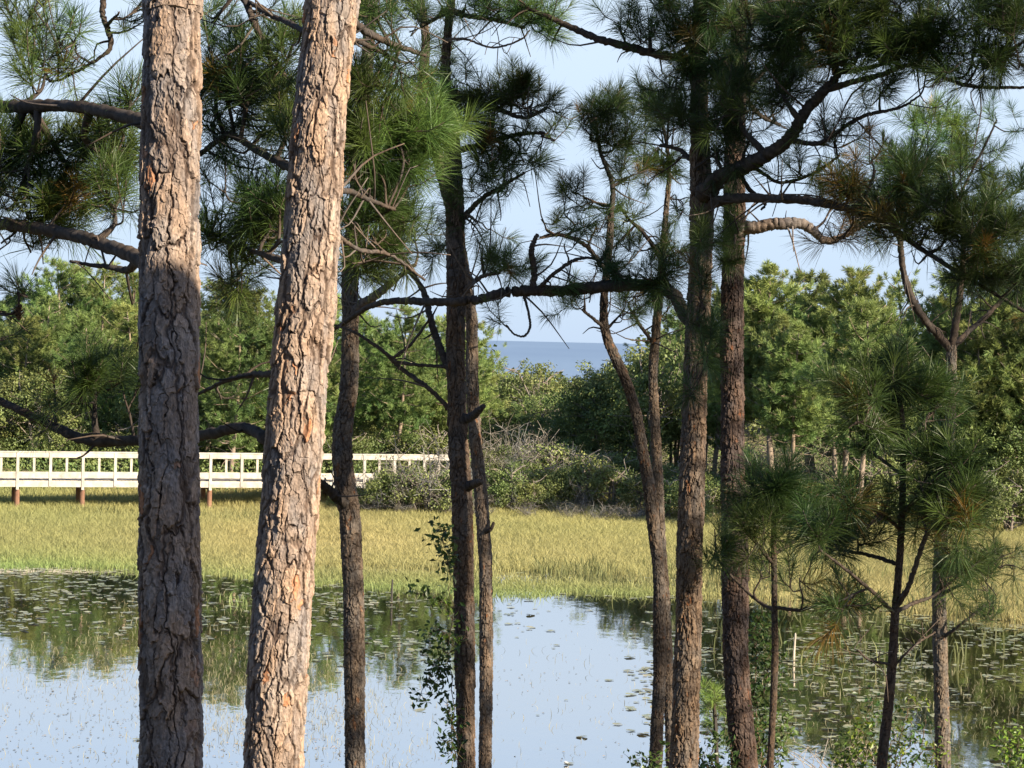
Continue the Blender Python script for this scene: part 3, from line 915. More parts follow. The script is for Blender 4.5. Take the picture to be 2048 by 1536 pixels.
bough(F_, [(1070, 585, 9, 1.0), (1105, 550, 8, 0.9), (1150, 520, 7, 0.8), (1190, 515, 5, 0.8)], 17.5, [(1130, 500, 30, 20, 0.8, 3), (1200, 540, 30, 20, 0.8, 5, 0.7)], rng, dead=5)
bough(F_, [(1048, 592, 6, 1.0), (1057, 625, 5, 0.95), (1060, 655, 5, 0.95), (1048, 672, 4.5, 0.95), (1028, 668, 4, 0.95), (1012, 650, 4, 0.95)], 17.5, [(1000, 640, 12, 10, 0.95, 2, 0.8)], rng)
bough(F_, [(1412, 385, 40, -0.1), (1440, 355, 34, -0.3), (1490, 333, 31, -0.5), (1540, 305, 28, -0.7), (1580, 275, 25, -0.8), (1610, 225, 23, -0.9), (1645, 185, 22, -1.0), (1672, 155, 18, -1.0), (1660, 110, 14, -1.0), (1625, 30, 10, -1.0), (1610, -40, 8, -1.0)],
      17.5, [(1620, 60, 90, 60, -1.0, 40, 0.75), (1530, 90, 70, 60, -0.8, 36, 0.7), (1720, 90, 80, 55, -1.2, 40, 0.75), (1800, 110, 60, 50, -1.3, 26, 0.75), (1560, 180, 60, 45, -0.8, 20, 0.6),
             (1480, 200, 55, 60, -0.6, 20, 0.65), (1500, 280, 45, 35, -0.5, 9, 0.6), (1640, 290, 60, 35, -0.8, 10, 0.7), (1690, 20, 80, 40, -1.2, 30, 0.8)], rng, dead=10, label='thick limb rising to the right')
bough(F_, [(1645, 182, 14, -1.0), (1700, 165, 12, -1.1), (1760, 150, 11, -1.2), (1830, 130, 9, -1.3), (1930, 170, 8, -1.4), (2048, 175, 6, -1.5), (2120, 170, 5, -1.5)], 17.5,
      [(1880, 70, 80, 60, -1.4, 38, 0.8), (1960, 120, 70, 45, -1.5, 26, 0.75), (2030, 60, 60, 70, -1.6, 28, 0.8), (1960, 20, 80, 40, -1.5, 28, 0.8), (1800, 30, 70, 45, -1.3, 28, 0.75), (2100, 110, 60, 60, -1.6, 16, 0.8)], rng, dead=8)
bough(F_, [(1580, 280, 12, -0.8), (1640, 285, 9, -0.9), (1720, 235, 8, -1.0), (1800, 215, 6, -1.1), (1840, 190, 4, -1.1)], 17.5, [(1760, 190, 50, 30, -1.0, 7, 0.65), (1850, 160, 40, 25, -1.1, 7, 0.7)], rng, dead=8)
bough(F_, [(1424, 408, 22, -0.1), (1460, 398, 21, -0.4), (1530, 397, 19, -0.7), (1620, 402, 18, -1.0), (1700, 420, 15, -1.2), (1780, 455, 12, -1.4), (1860, 510, 10, -1.6), (1960, 570, 8, -1.8), (2060, 630, 6, -2.0)],
      17.5, [(1800, 380, 70, 55, -1.4, 26, 0.7), (1900, 420, 70, 55, -1.7, 32, 0.7), (1980, 470, 70, 60, -1.9, 34, 0.75), (1850, 470, 60, 40, -1.6, 14, 0.6), (2040, 540, 60, 60, -2.0, 26, 0.7), (1950, 550, 60, 35, -1.8, 12, 0.65), (1700, 370, 40, 35, -1.2, 8, 0.7)],
      rng, dead=16, label='level limb drooping to the right')
RUST = np.array([[2.3, 0.85, 0.75]])
bough(F_, [(1700, 420, 8, -1.2), (1730, 395, 7, -1.2), (1750, 340, 5, -1.1)], 17.5, [(1725, 400, 40, 30, -1.2, 7, RUST), (1775, 455, 40, 25, -1.3, 7, RUST), (1690, 470, 35, 20, -1.2, 5, RUST), (1745, 330, 25, 30, -1.1, 4, RUST)], rng, dead=6, label='limb with dead rusty needles')
bough(F_, [(1470, 345, 10, -0.4), (1500, 380, 9, -0.4), (1530, 405, 7, -0.4), (1522, 420, 4, -0.4)], 17.5, [], rng, dead=3)
bough(F_, [(1500, 335, 9, -0.5), (1560, 365, 7, -0.6), (1630, 345, 6, -0.7), (1680, 310, 5, -0.8)], 17.5, [(1600, 350, 50, 25, -0.7, 7, 0.8), (1670, 270, 30, 25, -0.8, 6, 0.9)], rng, dead=8)
bough(F_, [(1390, 330, 10, 0), (1360, 300, 9, 0.2), (1320, 290, 7, 0.3)], 17.5, [(1400, 250, 50, 60, -0.3, 24, 0.65), (1440, 300, 40, 40, -0.4, 12, 0.6), (1350, 180, 60, 40, 0.2, 20, 0.65)], rng, dead=6)
bough(F_, [(1395, 120, 16, 0), (1330, 112, 16, 0.1), (1260, 95, 17, 0.2), (1190, 75, 15, 0.3), (1110, 40, 11, 0.4), (1040, 10, 8, 0.5)], 17.5,
      [(1380, 80, 60, 50, 0, 26, 0.75), (1300, 80, 50, 40, 0.1, 16, 0.75), (1440, 120, 50, 50, -0.2, 24, 0.7), (1240, 60, 35, 30, 0.2, 5), (1340, 20, 60, 35, 0, 14, 0.9), (1430, 30, 60, 45, -0.2, 22, 0.8)], rng, dead=9)
bough(F_, [(1395, 640, 6, -0.4), (1400, 655, 5, -0.5), (1405, 672, 4, -0.5)], 17.5, [(1402, 690, 45, 40, -0.5, 14, 1.1), (1400, 600, 25, 60, -0.45, 9, 0.7), (1395, 520, 22, 60, -0.45, 8, 0.6), (1395, 770, 25, 40, -0.45, 6, 0.9)], rng, straggle=0.8)
# --- H: trunk right of F
ptsH = [(1482, -70, 26), (1480, 0, 28), (1474, 150, 34), (1470, 300, 40), (1469, 400, 42), (1468, 460, 44), (1466, 540, 44), (1464, 640, 46), (1463, 700, 47), (1465, 800, 47), (1465, 900, 47), (1467, 1036, 49),
        (1470, 1100, 52), (1470, 1160, 56), (1471, 1230, 52), (1471, 1300, 49), (1477, 1400, 51), (1489, 1540, 54)]
H_ = pine_root(ptsH, 18.3, 'dark pine trunk with a reddish scar, just right of the tall one')
P, R = full_trunk(ptsH, 18.3, 14.0)
bark_trunk(P, R, VZ, 0.0070, (0.032, 0.10), 0.012, 71, base=(0.090, 0.066, 0.057)).build('trunk', M_BARK, H_)
add_crown(H_, P[-1] - [0, 0, 2.5], 0, 1.9, 0.9)
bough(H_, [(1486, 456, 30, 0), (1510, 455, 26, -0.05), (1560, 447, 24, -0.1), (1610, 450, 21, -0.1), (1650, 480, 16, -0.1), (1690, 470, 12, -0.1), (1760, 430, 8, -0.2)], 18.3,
      [(1700, 440, 40, 40, -0.2, 10, 0.8), (1660, 420, 40, 30, 0, 6, 0.8)], rng, dead=8, bark=BK * 3.2, label='pale sunlit limb')  # bark brightened to stand in for sun on this limb
bough(H_, [(1470, 470, 6, -0.3), (1470, 485, 5, -0.35), (1466, 495, 4, -0.4)], 18.3, [(1465, 505, 28, 38, -0.4, 14, 1.0), (1470, 440, 20, 30, -0.35, 5, 0.8)], rng, straggle=0.7)
bough(H_, [(1442, 715, 10, 0), (1425, 708, 9, -0.1), (1410, 700, 6, -0.1)], 18.3, [], rng)
bough(H_, [(1484, 190, 10, 0), (1520, 230, 9, 0.1), (1560, 250, 7, 0.2)], 18.3, [(1500, 150, 60, 50, 0.2, 22, 0.65), (1560, 30, 60, 40, 0.2, 22, 0.75), (1490, 60, 50, 50, 0.1, 20, 0.7), (1590, 130, 50, 50, 0.3, 18, 0.65)], rng, dead=8)
# --- I: forked pine further back on the right
ptsI = [(1903, 690, 20), (1902, 760, 21), (1900, 850, 22), (1893, 950, 24), (1884, 1060, 26), (1878, 1180, 28), (1880, 1280, 29), (1883, 1400, 30), (1886, 1540, 31)]
I_ = pine_root(ptsI, 24, 'slim forked pine at right, trunk lit pale where it meets the pond')
P, R = full_trunk(ptsI, 24)
bark_trunk(P, R, VZ, 0.010, (0.030, 0.10), 0.009, 81, base=(0.138, 0.117, 0.096)).build('trunk', M_BARK, I_)
bough(I_, [(1902, 700, 18, 0), (1885, 680, 17, 0), (1850, 640, 16, -0.1), (1825, 600, 15, -0.2), (1806, 540, 13, -0.3), (1800, 480, 12, -0.4), (1790, 430, 10, -0.5)], 24,
      [(1850, 270, 55, 45, -0.6, 22, 1.9), (1790, 330, 50, 55, -0.5, 24, 1.1), (1860, 350, 60, 50, -0.5, 28, 1.2), (1750, 400, 50, 40, -0.4, 18, 0.9), (1830, 420, 50, 45, -0.5, 16, 0.8), (1690, 430, 50, 35, -0.3, 10, 0.9)], rng, dead=12, needle_n=70, nl=0.24, nw=0.004)
bough(I_, [(1904, 695, 16, 0), (1912, 640, 15, 0), (1920, 580, 14, 0), (1925, 520, 12, 0), (1925, 450, 10, 0), (1905, 380, 7, 0)], 24,
      [(1905, 250, 45, 50, 0, 20, 1.9), (1950, 330, 60, 55, 0.1, 28, 1.3), (1930, 420, 60, 50, 0, 22, 0.8), (2010, 400, 60, 70, 0.2, 28, 1.1), (2040, 470, 50, 60, 0.3, 18, 0.8)], rng, dead=10, needle_n=70, nl=0.24, nw=0.004)
bough(I_, [(1908, 692, 12, 0), (1935, 665, 11, 0.1), (1975, 630, 10, 0.2), (2030, 570, 8, 0.3)], 24, [(2010, 550, 60, 50, 0.3, 18, 0.8), (2050, 620, 50, 40, 0.4, 10, 0.9), (1960, 590, 30, 30, 0.2, 5, 0.8)], rng, dead=8, needle_n=70, nl=0.24, nw=0.004)
bough(I_, [(1905, 420, 6, 0), (1950, 330, 5, 0), (1980, 270, 4, 0), (1990, 245, 4, 0)], 24, [(1990, 232, 14, 14, 0, 3, 1.7), (2038, 262, 14, 14, 0, 3, 1.7)], rng)
bough(I_, [(1877, 1190, 8, 0), (1920, 1170, 7, -0.2), (1960, 1140, 6, -0.3), (2010, 1110, 4, -0.4)], 24, [(1950, 1120, 40, 35, -0.3, 14, 1.1), (2010, 1130, 35, 40, -0.4, 12, 0.8), (1985, 1180, 35, 30, -0.4, 8, 0.9)], rng, needle_n=70, nl=0.24, nw=0.004)
bough(I_, [(1880, 1280, 8, 0), (1920, 1250, 6, -0.2), (1970, 1210, 5, -0.3)], 24, [(1985, 1240, 45, 30, -0.3, 8, 0.9), (1940, 1220, 30, 25, -0.2, 4, 0.9)], rng, needle_n=70, nl=0.24, nw=0.004)
# --- K: young pine with long soft plumes
ptsK = [(1792, 745, 7), (1803, 820, 10), (1806, 900, 12), (1803, 1050, 14), (1797, 1150, 15), (1790, 1230, 18), (1785, 1320, 19), (1775, 1430, 20), (1763, 1540, 22)]
K = pine_root(ptsK, 15, 'young pine with soft dark plumes of needles in front of the right shore')
P, R = full_trunk(ptsK, 15)
bark_trunk(P, R, VZ, 0.008, (0.025, 0.06), 0.004, 91, base=(0.076, 0.055, 0.042)).build('trunk', M_BARK, K)
kw = dict(needle_n=120, nl=0.25, nw=0.0032, straggle=1.0, tint=0.85)
bough(K, [(1798, 800, 9, 0), (1794, 770, 7, 0), (1790, 745, 6, 0)], 15, [(1790, 770, 32, 42, 0, 15, 0.8), (1835, 770, 35, 35, 0.1, 9, 0.85)], rng, **kw)
bough(K, [(1806, 880, 8, 0), (1760, 840, 7, -0.2), (1725, 800, 6, -0.3)], 15, [(1735, 800, 35, 40, -0.2, 11, 0.8), (1770, 840, 40, 35, -0.1, 8, 0.8), (1705, 850, 25, 25, -0.3, 4)], rng, **kw)
bough(K, [(1806, 890, 8, 0), (1845, 850, 7, 0.2), (1880, 800, 6, 0.3)], 15, [(1875, 785, 30, 40, 0.2, 8, 0.9), (1850, 840, 35, 30, 0.1, 6, 0.9)], rng, **kw)
bough(K, [(1804, 950, 8, 0), (1750, 910, 7, 0.2), (1705, 880, 6, 0.4)], 15, [(1700, 850, 35, 30, 0.3, 8, 0.8), (1735, 900, 35, 25, 0.2, 5, 0.8)], rng, **kw)
bough(K, [(1802, 1030, 9, 0), (1850, 980, 8, -0.3), (1895, 930, 6, -0.4)], 15, [(1880, 930, 50, 35, -0.3, 12, 1.0), (1910, 960, 40, 35, -0.4, 9, 0.9), (1850, 960, 40, 40, -0.2, 7, 0.9)], rng, **kw)
bough(K, [(1801, 1060, 8, 0), (1750, 1020, 7, -0.2), (1690, 1015, 5, -0.3)], 15, [(1690, 1000, 40, 25, -0.3, 6, 0.8), (1740, 1050, 40, 25, -0.2, 5, 0.8)], rng, **kw)
bough(K, [(1793, 1215, 12, 0), (1818, 1170, 11, -0.1), (1838, 1110, 10, -0.2), (1858, 1060, 9, -0.3), (1895, 1030, 7, -0.4)], 15,
      [(1880, 1010, 50, 35, -0.4, 12, 1.0), (1915, 1050, 40, 35, -0.4, 9, 0.95), (1840, 1030, 35, 30, -0.2, 6, 1.0)], rng, **kw)
bough(K, [(1797, 1130, 9, 0), (1745, 1112, 8, 0.2), (1680, 1100, 6, 0.4), (1640, 1095, 4, 0.5)], 15, [(1660, 1075, 50, 30, 0.4, 10, 0.85), (1715, 1080, 40, 25, 0.3, 6, 0.9), (1630, 1110, 30, 20, 0.5, 4)], rng, **kw)
bough(K, [(1790, 1228, 9, 0), (1740, 1180, 8, -0.2), (1680, 1130, 6, -0.3), (1640, 1100, 5, -0.4)], 15, [(1685, 1200, 30, 30, -0.2, 5, 0.9), (1640, 1070, 40, 25, -0.4, 5, 0.8), (1765, 1205, 25, 22, -0.1, 3, 1.0)], rng, **kw)
bough(K, [(1791, 1225, 9, 0), (1830, 1205, 8, 0.2), (1870, 1190, 6, 0.3), (1930, 1140, 5, 0.4)], 15, [(1930, 1120, 40, 35, 0.4, 8, 0.9), (1880, 1160, 35, 25, 0.3, 4, 0.9)], rng, **kw)
bough(K, [(1786, 1330, 6, 0), (1740, 1320, 5, -0.1), (1715, 1300, 4, -0.2)], 15, [], rng, dead=5)
bough(K, [(1786, 1335, 6, 0), (1830, 1290, 5, 0.1), (1870, 1265, 4, 0.2)], 15, [], rng, dead=5)
# --- L: smaller young pine beside H
ptsL = [(1543, 960, 7), (1547, 1040, 10), (1548, 1120, 12), (1549, 1220, 13), (1550, 1300, 14), (1547, 1400, 14), (1540, 1540, 15)]
L_ = pine_root(ptsL, 16.5, 'short young pine with a rounded plumed top beside the scarred trunk')
P, R = full_trunk(ptsL, 16.5)
bark_trunk(P, R, VZ, 0.008, (0.025, 0.06), 0.004, 95, base=(0.076, 0.058, 0.046)).build('trunk', M_BARK, L_)
bough(L_, [(1545, 1010, 8, 0), (1543, 985, 7, 0), (1541, 960, 6, 0)], 16.5, [(1542, 985, 45, 35, 0, 15, 0.85), (1510, 1020, 30, 30, -0.1, 6, 0.8), (1585, 1010, 30, 35, 0.1, 7, 0.85)], rng, **kw)
bough(L_, [(1548, 1110, 8, 0), (1590, 1080, 7, 0.2), (1620, 1050, 5, 0.3)], 16.5, [(1615, 1060, 35, 30, 0.3, 8, 0.9), (1580, 1060, 35, 30, 0.1, 7, 0.85), (1650, 1030, 30, 20, 0.4, 5, 0.9)], rng, **kw)
bough(L_, [(1548, 1130, 8, 0), (1515, 1090, 7, -0.1), (1490, 1060, 5, -0.2)], 16.5, [(1505, 1060, 30, 30, -0.2, 7, 0.8), (1530, 1080, 30, 30, -0.1, 6, 0.8)], rng, **kw)
bough(L_, [(1549, 1215, 8, 0), (1600, 1220, 7, -0.2), (1650, 1205, 6, -0.3)], 16.5, [(1660, 1200, 30, 22, -0.3, 5, 0.9), (1600, 1170, 35, 25, -0.2, 6, 0.9)], rng, **kw)
bough(L_, [(1549, 1220, 8, 0), (1520, 1205, 7, 0.2), (1460, 1150, 5, 0.4), (1430, 1110, 5, 0.5)], 16.5, [(1425, 1110, 30, 25, 0.5, 7, 0.8), (1520, 1160, 30, 25, 0.2, 5, 0.8), (1430, 1070, 20, 20, 0.5, 4, 0.8)], rng, **kw)
# --- seedling at the foot of F
ptsS = [(1428, 1400, 8), (1430, 1440, 9), (1432, 1480, 9), (1434, 1540, 10)]
S_ = pine_root(ptsS, 24, 'tiny bright green pine seedling between the two dark right trunks')
P, R = full_trunk(ptsS, 24)
mb = MB()
mb.tube(catmull(P, 12), np.interp(np.linspace(0, 1, 12), np.linspace(0, 1, len(R)), R), 7, tint=BK)
mb.build('trunk', M_TWIG, S_)
bough(S_, [(1431, 1450, 6, 0), (1430, 1425, 5, 0), (1428, 1405, 4, 0)], 24, [(1428, 1405, 20, 20, 0, 9, 2.4), (1440, 1430, 20, 15, 0, 5, 2.0)], rng, needle_n=90, nl=0.17, nw=0.004)

# --- viewpoint's beach house, unseen behind the camera, added to cut skylight on the trunks
M_SIDING = barkmat('grey_siding', (1, 1, 1), 3, 0.1)
hs = tag(empty('beach_house', (0, -1.2, 0)), 'grey sided beach house behind the viewpoint with an upper balcony', 'house')
hg = 1.1
m = MB()
for k in range(46):
    z = hg - 0.3 + k * 0.2
    m.box((-11, -9 + 0.003 * (k % 2), z), (11, 0 - 0.012 * (k % 2), z + 0.2), tint=0.20 + 0.02 * (k % 3))
m.build('wall', M_SIDING, hs)
m = MB()
zr = hg + 8.9
m.add([(-11.7, 0.6, zr), (11.7, 0.6, zr), (11.7, -9.6, zr), (-11.7, -9.6, zr), (-7, -4.5, zr + 2.6), (7, -4.5, zr + 2.6)], quads=[(0, 1, 5, 4), (2, 3, 4, 5), (3, 2, 1, 0)], tris=[(1, 2, 5), (3, 0, 4)], tint=0.11)
m.build('roof', M_SIDING, hs)
m = MB()
m.box((-5, 0.03, 5.05), (5, 1.0, 5.25), tint=0.25)
m.build('balcony', M_SIDING, hs)
for x in (-8, -4, 0, 4, 8):
    m = MB()
    m.box((x - 0.7, 0.02, hg + 5.0), (x + 0.7, 0.05, hg + 7.0), tint=0.6)
    f_ = m.build('window', M_SIDING, hs)
    m = MB()
    m.box((x - 0.6, 0.053, hg + 5.1), (x + 0.6, 0.06, hg + 6.9), tint=0.03)
    m.build('pane', M_SIDING, f_)

# --- unseen pines added beside and behind the view so their crowns shade the trunks
side = [((10.0, 12.0), 8.5, 1, 0.9, 0.0), ((8.0, 11.0), 10.5, 0, 0.8, 2.0), ((12.8, 12.6), 9.5, 1, 1.0, 4.0), ((14.5, 17.5), 9.0, 0, 1.0, 1.0), ((17.0, 10.5), 11.0, 1, 1.0, 3.0)]
sidelab = ['tall full-crowned pine standing just right of the view', 'high-crowned pine nearest the right edge of the view', 'broad pine further right and nearer the camera',
           'pine right of the view beside the pond', 'outermost pine to the right of the view']
for (xy, zb, wh, sc_, rz), lab in zip(side, sidelab):
    r = tag(empty('pine_tree', (0, 0, 0)), lab, 'tree', 'pines on the near bank')
    g = float(terrain(xy[0], xy[1])) - 0.1
    P = np.array([[xy[0], xy[1], g], [xy[0] + 0.1, xy[1], (zb + g) / 2], [xy[0], xy[1], zb]])
    bark_trunk(P, np.array([0.19, 0.16, 0.12]), (g, zb), 0.05, (0.07, 0.18), 0.012, 5).build('trunk', M_BARK, r)
    add_crown(r, (xy[0], xy[1], zb - 0.1), wh, rz, sc_)
# unseen pine, added and bent to throw shade on the left trunk's lower half
r = tag(empty('pine_tree', (0, 0, 0)), 'thick leaning pine close to the camera, right of the view', 'tree', 'pines on the near bank')
ca = at(339, 600, 11)
dh = np.array([SDIR.x, SDIR.y, SDIR.z]) / math.hypot(SDIR.x, SDIR.y)
t0 = ca + dh * 8.0
P = np.array([[t0[0], t0[1], 1.0], [t0[0], t0[1], 5.0], [t0[0] - 0.02, t0[1], t0[2] - 0.9], [t0[0] + 0.05, t0[1] - 0.05, t0[2] - 0.15], [t0[0] - 0.5, t0[1] - 0.65, t0[2] + 0.25], [t0[0] - 1.2, t0[1] - 1.8, t0[2] + 1.2], [t0[0] - 1.9, t0[1] - 2.9, t0[2] + 3.0]])
bark_trunk(P, np.array([0.27, 0.22, 0.195, 0.19, 0.17, 0.13, 0.1]), (1.0, 14), 0.04, (0.07, 0.18), 0.012, 5).build('trunk', M_BARK, r)
add_crown(r, P[-1] - [0, 0, 0.3], 0, 0.5, 0.9)
rng = np.random.default_rng(23)


# ------------------------------------------------------------------ boardwalk
def boardwalk():
    y0, y1 = 85.0, 91.5
    ra = math.atan2(y1 - y0, 22.0)
    bay = 1.235
    p36 = at(36, 900, y0 - 0.1)                    # a post that carries a pile
    xa, xb = p36[0] - 8 * bay * math.cos(ra), -1.5
    r = tag(empty('boardwalk', (xa, p36[1] - 8 * bay * math.sin(ra), 0)), 'white railed boardwalk on brown piles along the far edge of the marsh', 'boardwalk')
    r.rotation_euler = (0, 0, ra)
    L = (xb - xa) / math.cos(ra)
    n = int(L / bay)
    L = n * bay
    zb, zt, wd = 0.98, 2.33, 1.9
    w = MB()
    x = 0.0
    while x < L - 0.01:
        e = min(x + 0.138, L)
        w.box((x, 0.07, zb + 0.20), (e - 0.012, wd - 0.07, zb + 0.24), tint=0.75 + 0.4 * rng.random())
        x += 0.14
    w.build('deck', M_DECK, r)

    def side(yf, sgn):
        f = MB()
        f.box((-0.3, yf + sgn * 0.02, zb - 0.02), (L + 0.2, yf + sgn * 0.06, zb + 0.225))
        f.build('fascia_board', M_WHITE, r)
        for k in range(0, n + 1, 2):
            q = MB()
            zz = np.linspace(-0.7, zb - 0.0, 9)
            tt = np.array([[0.30, 0.27, 0.15]] * 4 + [[0.30, 0.19, 0.11], [0.28, 0.15, 0.09], [0.27, 0.135, 0.08], [0.26, 0.13, 0.08], [0.25, 0.13, 0.08]]) * 0.7
            q.tube(np.stack([np.full(9, k * bay + 0.005), np.full(9, yf + (0.16 if sgn < 0 else -0.12)), zz], 1), np.full(9, 0.098), 10, tint=np.repeat(tt * (0.9 + 0.2 * rng.random()), 10, 0))
            q.build('pile', M_PILE, r)
        if sgn > 0: return
        m = MB()
        for k in range(0, n, 2):
            a, b_ = k * bay + 0.055, min((k + 2) * bay - 0.055, L)
            dz = 0.012 * rng.normal()
            mid = (a + b_) / 2
            # two boards per span, the long one slightly sagging
            m.box((a - 0.05, yf + sgn * 0.03, zb + 0.335 + dz), (b_ + 0.05, yf + sgn * 0.068, zb + 0.575 + dz * 0.5), tint=0.94 + 0.1 * rng.random())
        m.build('lower_rail', M_WHITE, r)
        t_ = MB()
        for k in range(0, n, 4):
            a, b_ = k * bay - 0.0, min((k + 4) * bay - 0.012, L)
            t_.box((a, yf + sgn * 0.03, zt - 0.235), (b_, yf + sgn * 0.068, zt - 0.05), tint=0.95 + 0.1 * rng.random())
        t_.build('top_rail', M_WHITE, r)
        cp = MB()
        for k in range(0, n, 4):
            a, b_ = k * bay, min((k + 4) * bay - 0.01, L)
            cp.box((a, yf - 0.085, zt - 0.047), (b_, yf + 0.085, zt), tint=0.97 + 0.06 * rng.random())
        cp.build('cap_board', M_WHITE, r)
        for k in range(n + 1):
            x = k * bay
            p = MB()
            p.box((x - 0.052, yf - 0.09 if sgn < 0 else yf, zb - 0.13 if k % 2 == 0 else zb + 0.01), (x + 0.052, yf + 0.027 if sgn < 0 else yf + 0.10, zt - 0.049), tint=0.95 + 0.07 * rng.random())
            p.build('rail_post', M_WHITE, r)
            if k < n:
                q = MB()
                q.box((x + bay * 0.5 - 0.045, yf - 0.03, zb + 0.5), (x + bay * 0.5 + 0.045, yf + 0.029, zt - 0.06), tint=0.93 + 0.07 * rng.random())
                q.build('baluster', M_WHITE, r)
    side(0.0, -1)
    side(wd, 1)
    bm = MB()
    for k in range(0, n + 1, 2):
        bm.box((k * bay - 0.07, 0.12, zb - 0.12), (k * bay + 0.07, wd - 0.12, zb + 0.19), tint=0.8)
    bm.build('cross_beam', M_DECK, r)


boardwalk()

# ------------------------------------------------------------------ far trees: a few meshes of each kind, copied


def far_pine_mesh(seed, H, rad, base, nb, open_=1.0, broken=0.0):
    rng = np.random.default_rng(seed)
    w, g = MB(), MB()
    bend = rng.normal(size=2) * 0.25
    ax = lambda z: np.array([bend[0] * math.sin(z / H * 3), bend[1] * math.sin(z / H * 2.5), z])
    zz = np.linspace(-0.4, H * 0.97, 14)
    wc = np.array([0.24, 0.195, 0.155])
    w.tube(np.array([ax(z) for z in zz]), np.linspace(0.15, 0.025, 14), 7, tint=wc, wob=0.2, rng=rng)
    T, DR, TI = [], [], []
    z = H * base
    i = 0
    while z < H * 0.985:
        k = (z / H - base) / (1 - base)
        for q in range(int(rng.integers(3, 6))):
            a = rng.random() * 6.283
            prof = (0.35 + 1.0 * min(1, k * 3.2)) * (1 - max(0, k - 0.25) / 0.80) ** 0.75
            L = rad * prof * (0.55 + 0.65 * rng.random()) + 0.15
            d = np.array([math.cos(a), math.sin(a), -0.05 + 0.55 * k + 0.15 * rng.normal()])
            p0 = ax(z)
            S = catmull([p0, p0 + d * L * 0.55 + np.array([0, 0, -0.06 * L]), p0 + d * L + np.array([0, 0, 0.16 * L])], 8)
            w.tube(S, np.linspace(0.035 * (1 - 0.6 * k), 0.012, 8), 4, tint=wc * (0.8 + 0.4 * rng.random()))
            nt = max(2, int(L * 7.5 * open_))
            cl = 0.8 + 0.4 * rng.random()
            for m in range(nt):
                f = 0.32 + 0.68 * rng.random() ** 0.7
                b0 = S[int(f * 7)]
                off = rng.normal(size=3) * np.array([0.20, 0.20, 0.13]) * (0.5 + L * 0.7)
                T.append(b0 + off + [0, 0, 0.10])
                DR.append(d * 0.7 + np.array([0, 0, 0.8]) + rng.normal(size=3) * 0.4)
                TI.append(cl * (0.8 + 0.4 * rng.random()))
        z += H * (1 - base) / nb * (0.7 + 0.6 * rng.random())
        i += 1
    for m in range(4):
        T.append(ax(H) + rng.normal(size=3) * 0.15)
        DR.append((0, 0, 1))
        TI.append(1.1)
    needle_tufts(g, np.array(T), np.array(DR), 58, 0.30, 0.022, rng, np.array(TI), spread=(0.1, 1.6), back=0.26, droop=0.02)
    for m in range(int(14 * (1 + broken))):       # bare lower limbs
        z = H * base * (0.35 + 0.7 * rng.random())
        a = rng.random() * 6.283
        L = rad * (0.2 + 0.45 * rng.random())
        p0 = ax(z)
        d = np.array([math.cos(a), math.sin(a), 0.25 * rng.normal()])
        w.tube(catmull([p0, p0 + d * L * 0.5 + rng.normal(size=3) * 0.1, p0 + d * L + [0, 0, 0.2 * rng.normal()]], 6), np.linspace(0.022, 0.007, 6), 4, tint=wc * 1.15)
    return w.mesh('far_trunk', M_FARBARK, True), g.mesh('far_crown', M_FARPINE)


def far_oak_mesh(seed, H, rad, nl, size=0.125, low=0.12, mat=None):
    rng = np.random.default_rng(seed)
    w, g = MB(), MB()
    wc = np.array([0.21, 0.185, 0.16])
    nst = int(rng.integers(2, 5))
    P, N, TI = [], [], []
    for s in range(nst):
        a = rng.random() * 6.283
        e = np.array([math.cos(a) * rad * 0.45, math.sin(a) * rad * 0.45, H * (0.6 + 0.25 * rng.random())])
        S = catmull([np.array([0.1 * rng.normal(), 0.1 * rng.normal(), -0.3]), e * [0.3, 0.3, 0.5] + rng.normal(size=3) * 0.15, e], 9)
        w.tube(S, np.linspace(0.085, 0.03, 9), 6, tint=wc, wob=0.3, rng=rng)
        for b in range(7):
            p0 = S[int(rng.integers(3, 9))]
            a2 = rng.random() * 6.283
            q = p0 + np.array([math.cos(a2), math.sin(a2), 0.3 + 0.5 * rng.random()]) * rad * (0.35 + 0.4 * rng.random())
            Z = catmull([p0, (p0 + q) / 2 + rng.normal(size=3) * 0.12, q], 6)
            w.tube(Z, np.linspace(0.03, 0.01, 6), 4, tint=wc * 1.1)
    nc = int(70 * (rad / 1.8) ** 2)
    for c in range(nc):
        q = rng.normal(size=3)
        q /= np.linalg.norm(q)
        q[2] = abs(q[2]) * 1.0 - 0.25
        rr = 0.62 + 0.42 * rng.random()
        lump = 1 + 0.30 * math.sin(q[0] * 5 + seed) * math.cos(q[1] * 4 + seed * 2)
        c0 = np.array([q[0] * rad * rr * lump, q[1] * rad * rr * lump, H * (low + (1 - low) * np.clip(0.38 + 0.62 * q[2] * rr * lump, 0.02, 1.05))])
        cr = 0.20 + 0.32 * rng.random()
        m = int(nl / nc * (0.6 + 0.8 * rng.random()))
        o = rng.normal(size=(m, 3))
        o = o / np.linalg.norm(o, axis=1, keepdims=True) * (rng.random((m, 1)) ** 0.4) * cr * np.array([[1.15, 1.15, 0.75]])
        P.append(c0 + o)
        N.append(o + np.array([[0, 0, 0.25]]) + rng.normal(size=(m, 3)) * 0.25)
        ct = (0.78 + 0.44 * rng.random())
        TI.append(np.full(m, ct) * (0.75 + 0.5 * rng.random(m)))
        if rng.random() < 0.35:
            k0 = np.array([0, 0, H * 0.4])
            w.tube(catmull([k0 * 0.8 + c0 * 0.2, (k0 + c0) / 2 + rng.normal(size=3) * 0.15, c0], 5), np.linspace(0.022, 0.008, 5), 4, tint=wc * 1.2)
    leaves(g, np.concatenate(P), np.concatenate(N), size, rng, np.concatenate(TI), 0.6)
    return w.mesh('far_trunk', M_FARBARK, True), g.mesh('far_crown', mat or M_FAROAK)


